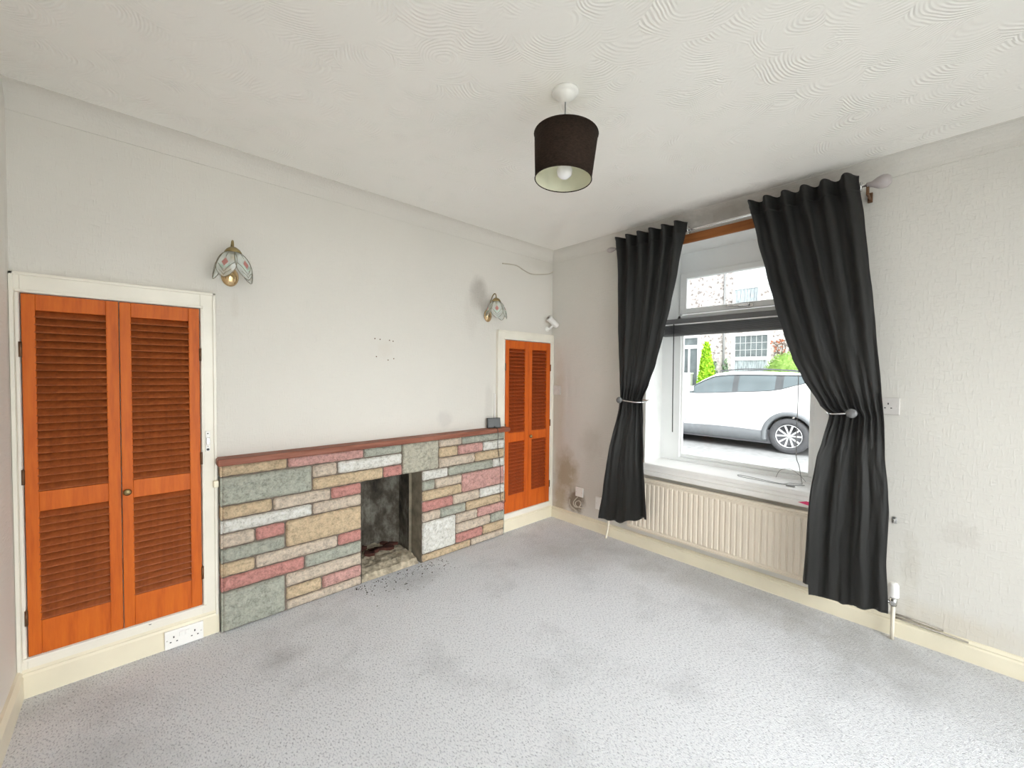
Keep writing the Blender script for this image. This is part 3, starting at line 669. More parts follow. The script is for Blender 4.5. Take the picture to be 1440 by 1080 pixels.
# ------------------------------------------------------------------ curtains
def lerp_tab(tab, z):
    tab = sorted(tab)
    if z <= tab[0][0]: return tab[0][1]
    for (a, b), (c, d) in zip(tab, tab[1:]):
        if z <= c:
            t = (z-a)/(c-a); return b+(d-b)*(t*t*(3-2*t)*.35+t*.65)
    return tab[-1][1]
def drop_x(z, xc):
    t = max(0, min(1, (1.05-z)/.45)); return xc-.075*t*t*(3-2*t)
def make_curtain(label, Ltab, Rtab, ztop, zbot, ring_u, tie_z, seed, xc=-.152):
    """header wave hides the pole, then soft irregular folds, gathered at the tie, flaring over sill and radiator"""
    root = thing('curtain', label, 'curtain', (xc, (Ltab[0][1]+Rtab[0][1])/2, zbot(.5)), 'black curtains at the window')
    nu, nv = 170, 120; rows = []; folds = 5.5
    for j in range(nv+1):
        s = j/nv; r = []
        for i in range(nu+1):
            u = i/nu
            zb = zbot(u); z = ztop+(zb-ztop)*s
            yl = lerp_tab(Ltab, z); yr = lerp_tab(Rtab, z)
            top = max(0, min(1, 1-(ztop-z)/.16)); up = max(0, min(1, 1-(ztop-z)/1.0))
            g = math.exp(-((z-tie_z)/.15)**2); low = max(0, min(1, (tie_z-z)/.35))
            ph = u*folds*2*pi
            w1 = sin(ph+pi/2+1.6*noise.noise(Vector((u*2+seed, z*.8, 0)))*(1-top))
            w1 = math.copysign(abs(w1)**.8, w1)
            w2 = 1.5*noise.noise(Vector((u*5.2+seed*3, z*.55, 4)))+.4*noise.noise(Vector((u*11+seed, z*.9, 9)))
            # narrow pinch pleats running into the tie
            w3 = sin(ph*1.6+seed+noise.noise(Vector((u*3, z*2, seed)))*2)
            k1 = max(top, up**.7*.85)*(1-.5*g); k2 = (1-top)*(.45+.55*low)
            f = (.026+.019*top)*k1*w1*(1+.1*(1-top))+.040*k2*w2*(1-.3*g)+.007*g*w3+.002*(1-top)*w3*(1-low)
            f += .0035*noise.fractal(Vector((u*14+seed, z*7, 2)), 1, 2, 3)*(1-top)
            x = drop_x(z, xc)-f+.012*g
            x = min(x, (-.104 if u > .93 else -.110) if z > .75 else (-.075-.045*(min(1, (.75-z)/.12))))
            y = yl+(yr-yl)*u+.008*w2*(1-top)*(1-g)*min(1, 8*u)*min(1, 8*(1-u))
            r.append((x, y, z))
        rows.append(r)
    mb = MB(); mb.grid(rows)
    o = part(mb, 'curtain_cloth', M['curtain'], root, True)
    so = o.modifiers.new('thickness', 'SOLIDIFY'); so.thickness = .0016; so.offset = 0
    mb = MB(); hb = []
    for j in range(9):
        z = ztop+.002-.085*j/8; r = []
        for i in range(nu+1):
            u = i/nu; k = min(nv, max(0, int(round((ztop-z)/(ztop-zbot(u))*nv)))); b_ = rows[k][i]; r.append((b_[0]-.0030, b_[1], z))
        hb.append(r)
    mb.grid(hb); h_ = part(mb, 'header_band', M['curtain'], root, True); m_ = h_.modifiers.new('thickness', 'SOLIDIFY'); m_.thickness = .0015; m_.offset = 0
    k = int(round((ztop-2.287)/(ztop-zbot(.5))*nv)); yy = rows[k][nu][1]-.005
    mb = MB(); mb.tube([(-.10+.021*cos(t), yy, 2.287+.021*sin(t)) for t in [2*pi*q/24 for q in range(25)]], .0042, n=8, caps=False)
    part(mb, 'eyelet', M['chrome'], root, True)
    return root
LL = [(2.33,-.788),(1.997,-.80),(1.73,-.805),(1.353,-.818),(1.138,-.821),(.921,-.798),(.708,-.783),(.431,-.745),(.218,-.703)]
LR = [(2.289,-1.292),(2.024,-1.249),(1.791,-1.204),(1.6,-1.157),(1.403,-1.108),(1.252,-1.057),(1.137,-1.004),(.944,-1.024),(.75,-1.064),(.556,-1.089),(.326,-1.109)]
RL = [(2.333,-1.683),(2.104,-1.729),(1.909,-1.778),(1.719,-1.825),(1.553,-1.873),(1.412,-1.917),(1.313,-1.962),(1.162,-2.045),(1.119,-2.086),(.972,-2.06),(.896,-2.045),(.672,-2.029),(.442,-2.019),(.226,-2.008)]
RR = [(2.318,-2.171),(2.103,-2.20),(1.886,-2.222),(1.706,-2.242),(1.564,-2.256),(1.264,-2.284),(1.073,-2.299),(.935,-2.306),(.771,-2.325),(.674,-2.332),(.434,-2.328),(.225,-2.34)]
make_curtain('black curtain on the left of the window, tied back above its flared hem', LL, LR, 2.338, lambda u: .218+.03*u+.075*max(0, u-.45)/.55+.006*sin(u*23), .985, 1.13, 3.1)
make_curtain('wider black curtain on the right of the window, nearest the bare wall', RL, RR, 2.340, lambda u: (.226 if u < .10 else .172+.055*max(0, u-.5))+.004*sin(u*23), .985, 1.12, 8.4)

def holdback(label, c, endy):
    """round knob on a stem from the wall plus cord round the cloth"""
    root = thing('curtain_holdback', label, 'curtain tieback', (0, c[0], c[1]), 'holdbacks at the window')
    y, z = c
    mb = MB(); mb.tube([(0, y, z), (-.195, y, z)], .006, n=10); mb.lathe([(.020, 0), (.020, .004), (.008, .010)], c=(0, y, z), axis=(-1, 0, 0), n=18); part(mb, 'stem', M['chrome'], root, True)
    mb = MB(); mb.lathe([(.010, -.006), (.018, 0), (.0235, .006), (.0235, .012), (.018, .018), (.003, .021)], c=(-.190, y, z), axis=(-1, 0, 0), n=24); part(mb, 'knob', M['smoky'], root, True, 'round dark grey knob')
    mb = MB(); mb.tube(smooth_curve([(-.182, y, z), (-.185, y+(endy-y)*.3, z-.004), (-.178, y+(endy-y)*.75, z-.010), (-.13, endy+(endy-y)*.06, z-.008), (-.07, endy+(endy-y)*.10, z), (-.03, y+(endy-y)*.6, z), (-.01, y+(endy-y)*.2, z)], 6), .005, n=8); part(mb, 'tie_rope', M['chrome'], root, True, 'silvery tie around the cloth')
    return root
holdback('grey knob holdback gathering the left curtain', (-.845, 1.128), -1.000)
holdback('grey knob holdback gathering the right curtain', (-2.180, 1.133), -2.080)

# ------------------------------------------------------------------ radiator
ra = thing('radiator', 'cream ribbed panel radiator under the window', 'radiator', (-.06, -1.5, .15))
RY0, RY1, RZ0, RZ1 = -2.19, -.86, .160, .556
mb = MB(); n = int((RY1-RY0-.05)/.033); p = (RY1-RY0-.05)/n; cols = [(RY1, -.088), (RY1-.004, -.094), (RY1-.025, -.094)]
ys = []
for k in range(n):
    a = RY1-.025-k*p
    ys += [(a-p*.10, -.094), (a-p*.24, -.0985), (a-p*.76, -.0985), (a-p*.90, -.094)]
cols += ys+[(RY0+.025, -.094), (RY0+.004, -.094), (RY0, -.088)]
zs = [RZ0, RZ0+.004, RZ0+.028, RZ0+.036, RZ1-.040, RZ1-.032, RZ1-.006, RZ1]
rows = []
for i, z in enumerate(zs):
    r = []
    for y, x in cols:
        if i in (0, 7): xx = -.084
        elif i in (1, 2, 5, 6): xx = max(x, -.094) if x < -.094 else x
        else: xx = x
        r.append((xx, y, z))
    rows.append(r)
mb.grid(rows, smooth=False)
mb.box((-.088, RY0+.002, RZ0+.002), (-.070, RY1-.002, RZ1-.002))
part(mb, 'front_panel', M['radiator'], ra)
mb = MB(); mb.box((-.100, RY0, RZ1-.020), (-.092, RY1, RZ1-.014), bev=.002); mb.box((-.100, RY0, RZ0+.012), (-.092, RY1, RZ0+.019), bev=.002); part(mb, 'panel_seam', M['radiator'], ra)
mb = MB(); mb.box((-.070, RY0+.01, RZ0+.03), (-.022, RY1-.01, RZ1-.01)); part(mb, 'convector', M['radiator'], ra)
mb = MB()
for yy in (RY0+.2, RY1-.2):
    mb = MB(); mb.box((-.024, yy-.02, RZ0+.02), (-.0005, yy+.02, RZ1-.03)); part(mb, 'bracket', M['radiator'], ra)
VY = -2.345
mb = MB(); mb.tube([(-.05, RY0, .185), (-.05, VY, .185)], .010, n=10); mb.lathe([(.014, -.02), (.016, 0), (.014, .02)], c=(-.05, VY, .19), n=14); part(mb, 'valve', M['chrome'], ra, True, 'metal valve body')
mb = MB(); mb.lathe([(.021, .215), (.022, .22), (.021, .275), (.016, .284), (.002, .285)], c=(-.05, VY, 0), n=20); part(mb, 'valve_cap', M['white_plastic'], ra, True, 'white valve cap')
mb = MB(); mb.tube([(-.05, VY, .185), (-.052, VY, .06), (-.055, VY, .0)], .0085, n=10); part(mb, 'pipe', M['pipe'], ra, True)
mb = MB(); mb.tube(smooth_curve([(-.05, RY1, .185), (-.05, -.70, .185), (-.055, -.675, .16), (-.058, -.672, .10), (-.062, -.655, 0)], 5), .0085, n=10); part(mb, 'pipe', M['pipe'], ra, True)

# low pipe run above the skirting to the right
pr = thing('heating_pipe', 'thin tarnished pipes along the skirting right of the radiator valve', 'pipe', (-.025, -2.4, .11))
for zz, xx, ye in ((.110, -.012, -2.52), (.098, -.024, -2.60)):
    mb = MB(); mb.tube([(xx-.01, VY-.01, zz+.008), (xx, VY-.04, zz+.004), (xx, ye, zz-.004)], .0045, n=10); part(mb, 'pipe', M['pipe_dark'], pr, True)

# ------------------------------------------------------------------ sockets and small fittings
def uk_socket(origin, nrm, wid, hgt, gangs, label, mat='white_plastic', switches=False, group=None, name='wall_socket', pins=True):
    """front plate in its own frame: u along the wall, z up, n out of the wall"""
    root = thing(name, label, 'socket', origin, group); o = Vector(origin); n = Vector(nrm); u = Vector((0, 0, 1)).cross(n)
    B = Matrix((u, n, Vector((0, 0, 1)))).transposed()
    def bx(mb, a, b, bev=0): mb.box(a, b, bev=bev)
    def fin(mb, nm, mt, sm=None, lab=None):
        mb.bm.transform(Matrix.Translation(o) @ B.to_4x4()); return part(mb, nm, mt, root, sm, lab)
    mb = MB(); bx(mb, (-wid/2, 0, -hgt/2), (wid/2, .012, hgt/2), .003); fin(mb, 'face_plate', M[mat])
    cs = [0] if gangs == 1 else [-wid*.27, wid*.27]
    if pins:
        for c in cs:
            zz = 0 if gangs == 1 else -.002
            for p0_, p1_ in (((c-.0025, .0115, zz+.008), (c+.0025, .0125, zz+.017)), ((c-.0150, .0115, zz-.012), (c-.0085, .0125, zz-.007)), ((c+.0085, .0115, zz-.012), (c+.0150, .0125, zz-.007))):
                mb = MB(); bx(mb, p0_, p1_); fin(mb, 'pin_slot', M['dark'])
    if switches:
        for c in (-.011, .011):
            mb = MB(); bx(mb, (c-.008, .010, .006), (c+.008, .016, .028), .002); fin(mb, 'switch', M['white_plastic'])
    for c in ((-wid/2+.009, wid/2-.009) if gangs == 2 else (-wid*.36, wid*.36)):
        mb = MB(); mb.lathe([(.0032, .0115), (.0032, .0128), (.001, .013)], c=(c, 0, 0), axis=(0, 1, 0), n=10)
        mb2 = fin(mb, 'screw', M['grey_plastic'], True)
    return root
uk_socket((-2.671, -.030, .046), (0, -1, 0), .146, .086, 2, 'white double socket low on the skirting beside the fireplace', switches=True)
uk_socket((0, -2.300, 1.168), (-1, 0, 0), .086, .086, 1, 'square single socket on the bare wall beside the right curtain', 'grey_plastic')
uk_socket((0, -.340, .292), (-1, 0, 0), .080, .080, 1, 'small white outlet box above the coiled cable in the damp corner', pins=False)
uk_socket((0, -.555, .243), (-1, 0, 0), .086, .105, 1, 'white outlet plate partly behind the left curtain hem', pins=False)
pt = thing('blank_plate', 'pale grey blank wall plate near the corner cupboard', 'wall plate', (0, -.067, 1.171))
mb = MB(); mb.box((-.010, -.112, 1.128), (0, -.022, 1.212), bev=.003); part(mb, 'plate', M['grey_plastic'], pt)
mb = MB()
for yy in (-.098, -.036):
    mb = MB(); mb.lathe([(.003, 0), (.003, .0015), (.001, .002)], c=(-.010, yy, 1.170), axis=(-1, 0, 0), n=10)
    part(mb, 'screw', M['chrome'], pt)
mb = MB()
mb.tube(smooth_curve([(-.012, -.330, .250), (-.02, -.300, .215), (-.03, -.295, .185), (-.035, -.325, .165), (-.03, -.36, .175), (-.025, -.372, .21), (-.03, -.350, .225), (-.035, -.320, .20), (-.03, -.335, .17), (-.012, -.40, .165)], 6), .0045, n=6)
mb.tube(smooth_curve([(-.004, -.235, .205), (-.010, -.24, .17), (-.012, -.27, .14), (-.008, -.31, .125)], 6), .0045, n=6)
tag(mb.build('coiled_cable', M['wire_cream'], smooth=True), 'short coil of pale cable hanging below the outlet box in the corner', 'cable')

# latch plate, junction block, screw hole on the left casing
la = thing('door_catch', 'small white catch plate on the casing right of the large cupboard', 'catch', (-2.570, -.022, .972))
mb = MB(); mb.box((-2.580, -.029, .922), (-2.561, -.022, 1.022), bev=.002); part(mb, 'plate', M['white_plastic'], la)
mb = MB(); mb.box((-2.577, -.036, .958), (-2.564, -.028, .990), bev=.002); part(mb, 'bolt', M['chrome'], la)
mb = MB()
for zz, rr in ((.931, .006), (1.010, .003), (.946, .002)):
    mb = MB(); mb.lathe([(rr, 0), (rr, .001)], c=(-2.5705, -.029, zz), axis=(0, -1, 0), n=12); part(mb, 'screw_hole', M['dark'], la)
mb = MB(); mb.box((-2.552, -.046, .738), (-2.530, -.022, .772), bev=.004); tag(mb.build('junction_block', M['gloss_cream']), 'small cream painted block beside the left edge of the stonework', 'cable block')
mb = MB(); mb.lathe([(.007, 0), (.006, .003), (.002, .004)], c=(-2.793, -.024, .148), axis=(0, -1, 0), n=12); tag(mb.build('screw', M['dark']), 'dark screw head in the cream rail below the large louvred doors', 'screw')
for k, (x, z) in enumerate(((-1.70, 1.535), (-1.665, 1.532), (-1.60, 1.53), (-1.575, 1.525), (-1.69, 1.42), (-1.61, 1.40), (-1.57, 1.41))):
    mb = MB(); mb.lathe([(.0042, 0), (.0035, .0012), (.001, .002)], c=(x, .0, z), axis=(0, -1, 0), n=8); tag(mb.build('wall_plug', M['hinge']), 'tiny brown plug hole in the square cluster on the wall above the mantel', 'wall plug', 'plug holes above the mantel')

# security camera in the corner
se = thing('security_camera', 'white bullet camera angled on a wall bracket above the corner cupboard', 'camera', (0, -.06, 1.775))
ax = Vector((-.75, .12, .50)).normalized(); c0 = Vector((-.028, -.070, 1.762))
mb = MB(); mb.lathe([(.004, -.02), (.024, -.016), (.027, -.008), (.027, .080), (.029, .082), (.029, .100), (.024, .103)], c=c0, axis=ax, n=24); part(mb, 'body', M['white_plastic'], se, True)
mb = MB(); mb.lathe([(.0242, .1035), (.020, .099), (.010, .101), (.001, .1015)], c=c0, axis=ax, n=20); part(mb, 'lens_face', M['grey_plastic'], se, True)
mb = MB(); mb.lathe([(.011, .1015), (.010, .1045), (.002, .105)], c=c0, axis=ax, n=16); part(mb, 'lens', M['dark'], se, True)
mb = MB(); mb.lathe([(.024, 0), (.024, .006), (.012, .012), (.010, .03)], c=(-.070, 0, 1.725), axis=(0, -1, 0), n=20); mb.tube([(-.070, -.028, 1.725), (-.058, -.060, 1.752)], .009, n=10); part(mb, 'bracket', M['white_plastic'], se, True)

# small screen on the mantel, with its lead
mo = thing('small_monitor', 'small black screen standing on the right end of the mantel', 'monitor', (-.735, -.055, .884))
R_ = Matrix.Rotation(radians(-12), 3, 'X') @ Matrix.Rotation(radians(0), 3, 'Z')
def mon(a, b, bev): 
    mb = MB(); mb.box(a, b, bev=bev); mb.bm.transform(Matrix.Translation((-.742, -.060, .886)) @ Matrix.Rotation(radians(-20), 4, 'Z') @ Matrix.Rotation(radians(-10), 4, 'X')); return mb
part(mon((-.056, 0, 0), (.056, .014, .080), .004), 'casing', M['dark'], mo)
part(mon((-.050, -.002, .008), (.050, .001, .073), .001), 'screen', M['screen'], mo, label='glossy dark screen')
mb = MB(); mb.box((-.775, -.045, .884), (-.705, -.010, .892), bev=.002); mb.box((-.765, -.036, .888), (-.72, -.026, .935), bev=.002); part(mb, 'stand', M['dark'], mo)
mb = MB(); mb.tube(smooth_curve([(-.742, -.050, .905), (-.745, -.085, .889), (-.748, -.1045, .882), (-.742, -.106, .84), (-.722, -.080, .74), (-.700, -.079, .62), (-.690, -.080, .50), (-.695, -.080, .40), (-.690, -.082, .31), (-.665, -.082, .275), (-.640, -.080, .280), (-.622, -.060, .285)], 6), .0022, n=6)
tag(mb.build('hanging_cable', M['wire'], smooth=True), 'thin black lead hanging from the mantel down the right stonework', 'cable')
mb = MB(); mb.box((-.700, -.014, .885), (-.690, 0, 1.155), bev=.002); tag(mb.build('cable_trunking', M['white_plastic']), 'short white vertical trunking left of the corner cupboard casing', 'trunking')
mb = MB()
mb.tube(smooth_curve([(-.62, -.004, 2.215), (-.55, -.006, 2.222), (-.46, -.008, 2.225), (-.38, -.010, 2.200), (-.29, -.012, 2.185), (-.18, -.010, 2.200), (-.06, -.006, 2.225), (-.004, -.004, 2.255)], 6), .0045, n=6)
tag(mb.build('painted_wire', M['wire_cream'], smooth=True), 'loose painted cable sagging under the coving near the corner', 'cable')
mb = MB(); mb.tube(smooth_curve([(0, -2.338, .592), (-.02, -2.338, .592), (-.032, -2.338, .584), (-.034, -2.338, .600)], 5), .0035, n=6); mb.box((-.004, -2.346, .572), (0, -2.330, .606), bev=.001)
tag(mb.build('wall_hook', M['chrome'], smooth=False), 'tiny metal hook on the wall right of the right curtain', 'hook')

# ================================================================== street outside
GZ_ = -.30
def pebble_material():
    mt, t, b = new_mat('pebbledash_render'); v = mapped(t)
    vo = t.nodes.new('ShaderNodeTexVoronoi'); vo.inputs['Scale'].default_value = 17; t.links.new(v, vo.inputs['Vector'])
    cn = t.nodes.new('ShaderNodeSeparateColor'); t.links.new(vo.outputs['Color'], cn.inputs[0])
    col = ramp(t, cn.outputs[0], [(.0, (.20, .175, .16)), (.11, (.31, .275, .26)), (.24, (.48, .43, .41)), (.5, (.56, .51, .48)), (1, (.60, .56, .53))])
    t.links.new(col, b.inputs['Base Color']); b.inputs['Roughness'].default_value = .95; bump(t, b, vo.outputs['Distance'], .6, .02); return mt
M['pebble'] = pebble_material()
M['ext_white'] = pm('white_exterior_paint', (.74, .74, .74), .5, .03, 3)
M['ext_glass'] = pm('dark_reflecting_panes', (.13, .15, .155), .08, .3, 3)
M['net'] = pm('net_curtain', (.36, .40, .42), .8, .6, 9, stretch=(6, 6, .5))
M['lead'] = pm('lead_strip', (.55, .55, .55), .5, .05, 9)
M['drain'] = pm('grey_downpipe', (.20, .20, .20), .5, .08, 9)
M['road'] = pm('pale_asphalt', (.22, .22, .22), .9, .18, 9, .4, 60)
M['paving'] = pm('worn_concrete_paving', (.34, .34, .32), .9, .3, 6, .4, 40)
M['kerb'] = pm('granite_kerb', (.50, .49, .47), .9, .12, 12)
struct(MB().box((.36, -14, GZ_-.1), (1.9, 26, GZ_+.10)).build('trim_10', M['paving']))
struct(MB().box((-6, -20, GZ_-.4), (60, 45, GZ_)).build('ground', M['road']))
struct(MB().box((9.15, -14, GZ_), (10.95, 26, GZ_+.09)).build('trim_11', M['paving']))
mb = MB()
for k in range(30): mb.box((9.02, -8+k*.93, GZ_), (9.15, -8+k*.93+.90, GZ_+.11), bev=.01)
struct(mb.build('trim_12', M['kerb']))

struct(MB().box((-6, -20, GZ_-.05), (.36, -4.2, GZ_+.12)).build('trim_13', pm('pale_bounce_slabs', (.55, .54, .50), .9, .1, 3)))  # unseen pale slab added outside the rear glazing to bounce light onto the ceiling

FX = 11.0
ho = thing('terraced_house', 'pebbledashed terraced house with white window frames across the street', 'house', (FX+2, 1.5, GZ_))
mb = MB()
holes = [(1.235, 2.13, 1.10, 2.533), (1.30, 2.17, 3.30, 3.985), (3.24, 3.80, -.2, 2.57)]
mb.box((FX, -8, GZ_), (FX+5, 16, 5.4)); part(mb, 'front_wall', M['pebble'], ho)
mb = MB(); mb.box((FX-.03, -8, 5.4), (FX+5.2, 16, 5.6)); mb.prism([(FX-.25, 5.55), (FX+5.3, 5.55), (FX+2.5, 7.4)], lambda a, b: Vector((a, -8, b)), lambda a, b: Vector((a, 16, b))); part(mb, 'roof', pm('slate_roof', (.20, .20, .22), .8, .15, 9), ho)
mb = MB(); mb.box((FX-.012, 1.16, 1.0), (FX, 2.25, 2.61)); mb.box((FX-.010, -8, 4.04), (FX, 2.23, 4.90)); mb.box((FX-.012, -8, 3.56), (FX-.002, 1.235, 4.0)) ; part(mb, 'render_band', M['ext_white'], ho, label='smooth white painted panel')
def far_window(y0, y1, z0, z1, trans, lead, nets):
    mb = MB(); t_ = .055; X0, X1 = FX-.06, FX-.012
    mb.box((X0, y0-t_, z0-t_), (X1, y0, z1+t_)); mb.box((X0, y1, z0-t_), (X1, y1+t_, z1+t_)); mb.box((X0, y0, z1), (X1, y1, z1+t_)); mb.box((X0-.05, y0-t_-.03, z0-t_-.03), (X1, y1+t_+.03, z0))
    mb.box((X0-.02, y0-t_-.03, z1+t_+.002), (X1, y1+t_+.03, z1+t_+.03))
    for z in trans: mb.box((X0, y0, z-.055), (X1, y1, z+.055))
    w_ = part(mb, 'house_window', M['ext_white'], ho)
    zt = trans[0] if trans else z1
    mb = MB(); mb.box((FX-.03, y0, zt if trans else z0), (FX-.02, y1, z1)); part(mb, 'upper_pane', M['ext_glass'] if lead else M['net'], w_)
    if trans: mb = MB(); mb.box((FX-.03, y0, z0), (FX-.02, y1, zt)); part(mb, 'lower_pane', M['net'], w_)
    if lead:
        mb = MB()
        for k in range(1, 6): mb.box((FX-.035, y0+(y1-y0)*k/6-.006, zt), (FX-.03, y0+(y1-y0)*k/6+.006, z1))
        for k in range(1, 3): mb.box((FX-.035, y0, zt+.05+(z1-zt-.05)*k/3-.006), (FX-.03, y1, zt+.05+(z1-zt-.05)*k/3+.006))
        part(mb, 'lead_grid', M['lead'], w_)
    if nets:
        mb = MB(); n = 60; za, zb = (z0, zt) if trans else (z0, z1)
        mb.grid([[(FX-.034+.010*sin(k*2.1)+.004*sin(k*.7), y0+(y1-y0)*k/n, z) for k in range(n+1)] for z in (za, zb)])
        part(mb, 'net_curtain', M['net'], w_, True)
far_window(1.235, 2.125, 1.08, 2.530, [1.835], True, True)
far_window(1.515, 2.165, 3.20, 3.975, [], False, True)
mb = MB(); X0 = FX-.06
for k, (a, b) in enumerate((((3.20, GZ_+.1), (3.28, 2.62)), ((3.78, GZ_+.1), (3.86, 2.62)), ((3.201, 2.56), (3.859, 2.64)), ((3.202, 2.20), (3.858, 2.32)), ((3.53, GZ_+.1), (3.58, 2.25)), ((3.203, GZ_+.1), (3.857, .9)))): mb.box((X0-.003*k, a[0], a[1]), (FX, b[0], b[1]))
dr_ = part(mb, 'front_door', M['ext_white'], ho, label='white glazed front door with a fanlight')
mb = MB(); mb.box((FX-.03, 3.27, .9), (FX-.02, 3.79, 2.57)); part(mb, 'door_glass', M['ext_glass'], dr_)
mb = MB(); mb.tube([(FX-.05, 2.462, 5.2), (FX-.05, 2.45, GZ_+.2)], .035, n=8); part(mb, 'downpipe', M['drain'], ho, True)

mb = MB(); mb.box((9.95, 3.06, GZ_), (10.12, 6.5, 1.33), bev=.01); mb.box((9.92, 3.04, 1.33), (10.15, 6.52, 1.39), bev=.01)
tag(mb.build('garden_wall', M['ext_white']), 'low white wall beyond the car bonnet, left of the conifer', 'wall')

def leaf_material(name, a, b_):
    mt, t, b = new_mat(name); v = mapped(t)
    t.links.new(ramp(t, noise_n(t, v, 9, 4), [(.35, a), (.65, b_)]), b.inputs['Base Color']); b.inputs['Roughness'].default_value = .7
    tr = t.nodes.new('ShaderNodeBsdfTranslucent'); tr.inputs[0].default_value = (*b_, 1); ms = t.nodes.new('ShaderNodeMixShader'); ms.inputs[0].default_value = .3
    t.links.new(b.outputs[0], ms.inputs[1]); t.links.new(tr.outputs[0], ms.inputs[2]); t.links.new(ms.outputs[0], t.nodes['Material Output'].inputs[0]); return mt
M['lime'] = leaf_material('lime_green_conifer', (.20, .42, .01), (.42, .66, .03))
M['box_green'] = leaf_material('mid_green_clipped_leaf', (.17, .32, .05), (.36, .52, .14))
M['dull_green'] = leaf_material('grey_green_shrub_leaf', (.10, .17, .10), (.22, .31, .19))
M['rusty'] = leaf_material('rust_red_leaf', (.25, .07, .03), (.45, .16, .08))
M['bark'] = pm('bark', (.10, .06, .04), .9, .3, 20)
def leafy(mb, point, n, size, flat=.5):
    for k in range(n):
        p, nr = point(); a = nr.orthogonal().normalized(); a = Matrix.Rotation(random.uniform(0, 2*pi), 3, nr) @ a; b_ = nr.cross(a)
        s_ = size*random.uniform(.6, 1.3); up_ = nr*s_*random.uniform(.3, 1.0)
        mb.quad([p-a*s_*.35, p+b_*s_*flat*.5+up_*.4, p+a*s_*.35+up_, p-b_*s_*flat*.5+up_*.5])
def plant(name, label, cat, base, point, n, size, leaf, core=None, trunk_h=.3, group=None):
    root = thing(name, label, cat, base, group)
    mb = MB(); leafy(mb, point, n, size)
    if core: core(mb)
    part(mb, 'foliage', leaf, root)
    mb = MB(); mb.tube([Vector(base), Vector(base)+Vector((0, 0, trunk_h))], .04, n=8); part(mb, 'trunk', M['bark'], root)
    return root
cb = Vector((9.95, 2.58, GZ_)); CH, CR = 2.58, .40
def conp():
    h = random.random()**1.3; a = random.uniform(0, 2*pi); r = CR*(1-h)**.72*(1-.25*math.exp(-h*8))*(1+.10*sin(a*3+h*9)); r *= random.uniform(.8, 1.03)
    return cb+Vector((r*cos(a), r*sin(a), .12+h*(CH-.12))), Vector((cos(a), sin(a), 1.3)).normalized()
def cone_core(mb): mb.lathe([(CR*.85*(1-k/12)**.72+.003, .12+(CH-.2)*k/12) for k in range(13)], c=cb, n=16)
plant('conifer', 'bright lime green conical conifer beyond the white car', 'tree', tuple(cb), conp, 3200, .10, M['lime'], cone_core)
bb = Vector((10.3, .50, GZ_))
def busp():
    v = Vector((random.gauss(0, 1), random.gauss(0, 1), random.gauss(0, 1))).normalized(); r = random.uniform(.9, 1.04)
    return bb+Vector((v.x*.48*r, v.y*.60*r, 1.62+v.z*.62*r)), v
def bus_core(mb): bmesh.ops.create_icosphere(mb.bm, subdivisions=3, radius=1, matrix=Matrix.Translation(bb+Vector((0, 0, 1.62))) @ Matrix.Diagonal((.44, .56, .58, 1)))
plant('round_bush', 'rounded clipped green bush behind the rear of the white car', 'bush', tuple(bb), busp, 3000, .055, M['box_green'], bus_core, 1.2)
for (yy, hh, lab) in ((2.62, 2.05, 'small grey-green shrub just right of the conifer'), (2.30, 2.08, 'small grey-green shrub between the downpipe and the leaded window')):
    sb = Vector((10.70, yy, GZ_))
    def shp(sb=sb, hh=hh):
        h = random.random(); a = random.uniform(0, 2*pi); r = .13*(1-h**3)*random.uniform(.3, 1.1)
        return sb+Vector((r*cos(a), r*sin(a), .3+h*(hh-.3))), Vector((cos(a), sin(a), 1.2)).normalized()
    plant('shrub', lab, 'shrub', tuple(sb), shp, 420, .09, M['dull_green'], None, hh*.8, 'small shrubs in front of the house')
cl = thing('climbing_plant', 'rust-red twiggy climber on the pebbledash right of the leaded window', 'plant', (FX-.05, .86, GZ_))
mb = MB(); lf = MB()
for k in range(5):
    y_ = .80+.05*k; pts = smooth_curve([(FX-.05, .86, GZ_+.1), (FX-.06, .88+.03*k, .9), (FX-.06, y_, 1.7), (FX-.07, y_+random.uniform(-.25, .25), 2.15), (FX-.07, y_+(-.14+.07*k), 2.35+random.uniform(-.1, .12))], 5); mb.tube(pts, .010, n=5)
    for q in range(5):
        p = pts[random.randint(13, len(pts)-1)]+Vector((-.02, random.uniform(-.06, .06), random.uniform(-.05, .05))); s_ = .045
        lf.quad([p, p+Vector((-.01, s_, .01)), p+Vector((-.02, s_, s_)), p+Vector((0, 0, s_))])
part(mb, 'stems', M['bark'], cl, True); part(lf, 'leaves', M['rusty'], cl)

# ------------------------------------------------------------------ white car
M['car_white'] = pm('white_car_paint', (.82, .83, .83), .25, .01, 2)
M['clad'] = pm('grey_cladding', (.17, .18, .19), .6, .1, 9)
M['car_glass'] = pm('tinted_car_glass', (.11, .135, .145), .06, .2, 1.5)
M['pillar'] = pm('dark_pillar', (.07, .075, .08), .3, .1, 5)
M['tyre'] = pm('tyre_rubber', (.075, .075, .08), .8, .15, 20)
M['alloy'] = pm('silver_alloy', (.78, .78, .78), .3, .03, 9, metal=.6)
M['alloy_dark'] = pm('dark_alloy', (.10, .10, .11), .4, .1, 9)
CX0 = 7.04; CW = 1.84; RWY, FWY, WZc, WR = -.255, 2.425, .068, .365
car = thing('car', 'white hatchback-style SUV parked across the street with dark wheel arch trim', 'car', (CX0+CW/2, 1.1, GZ_))
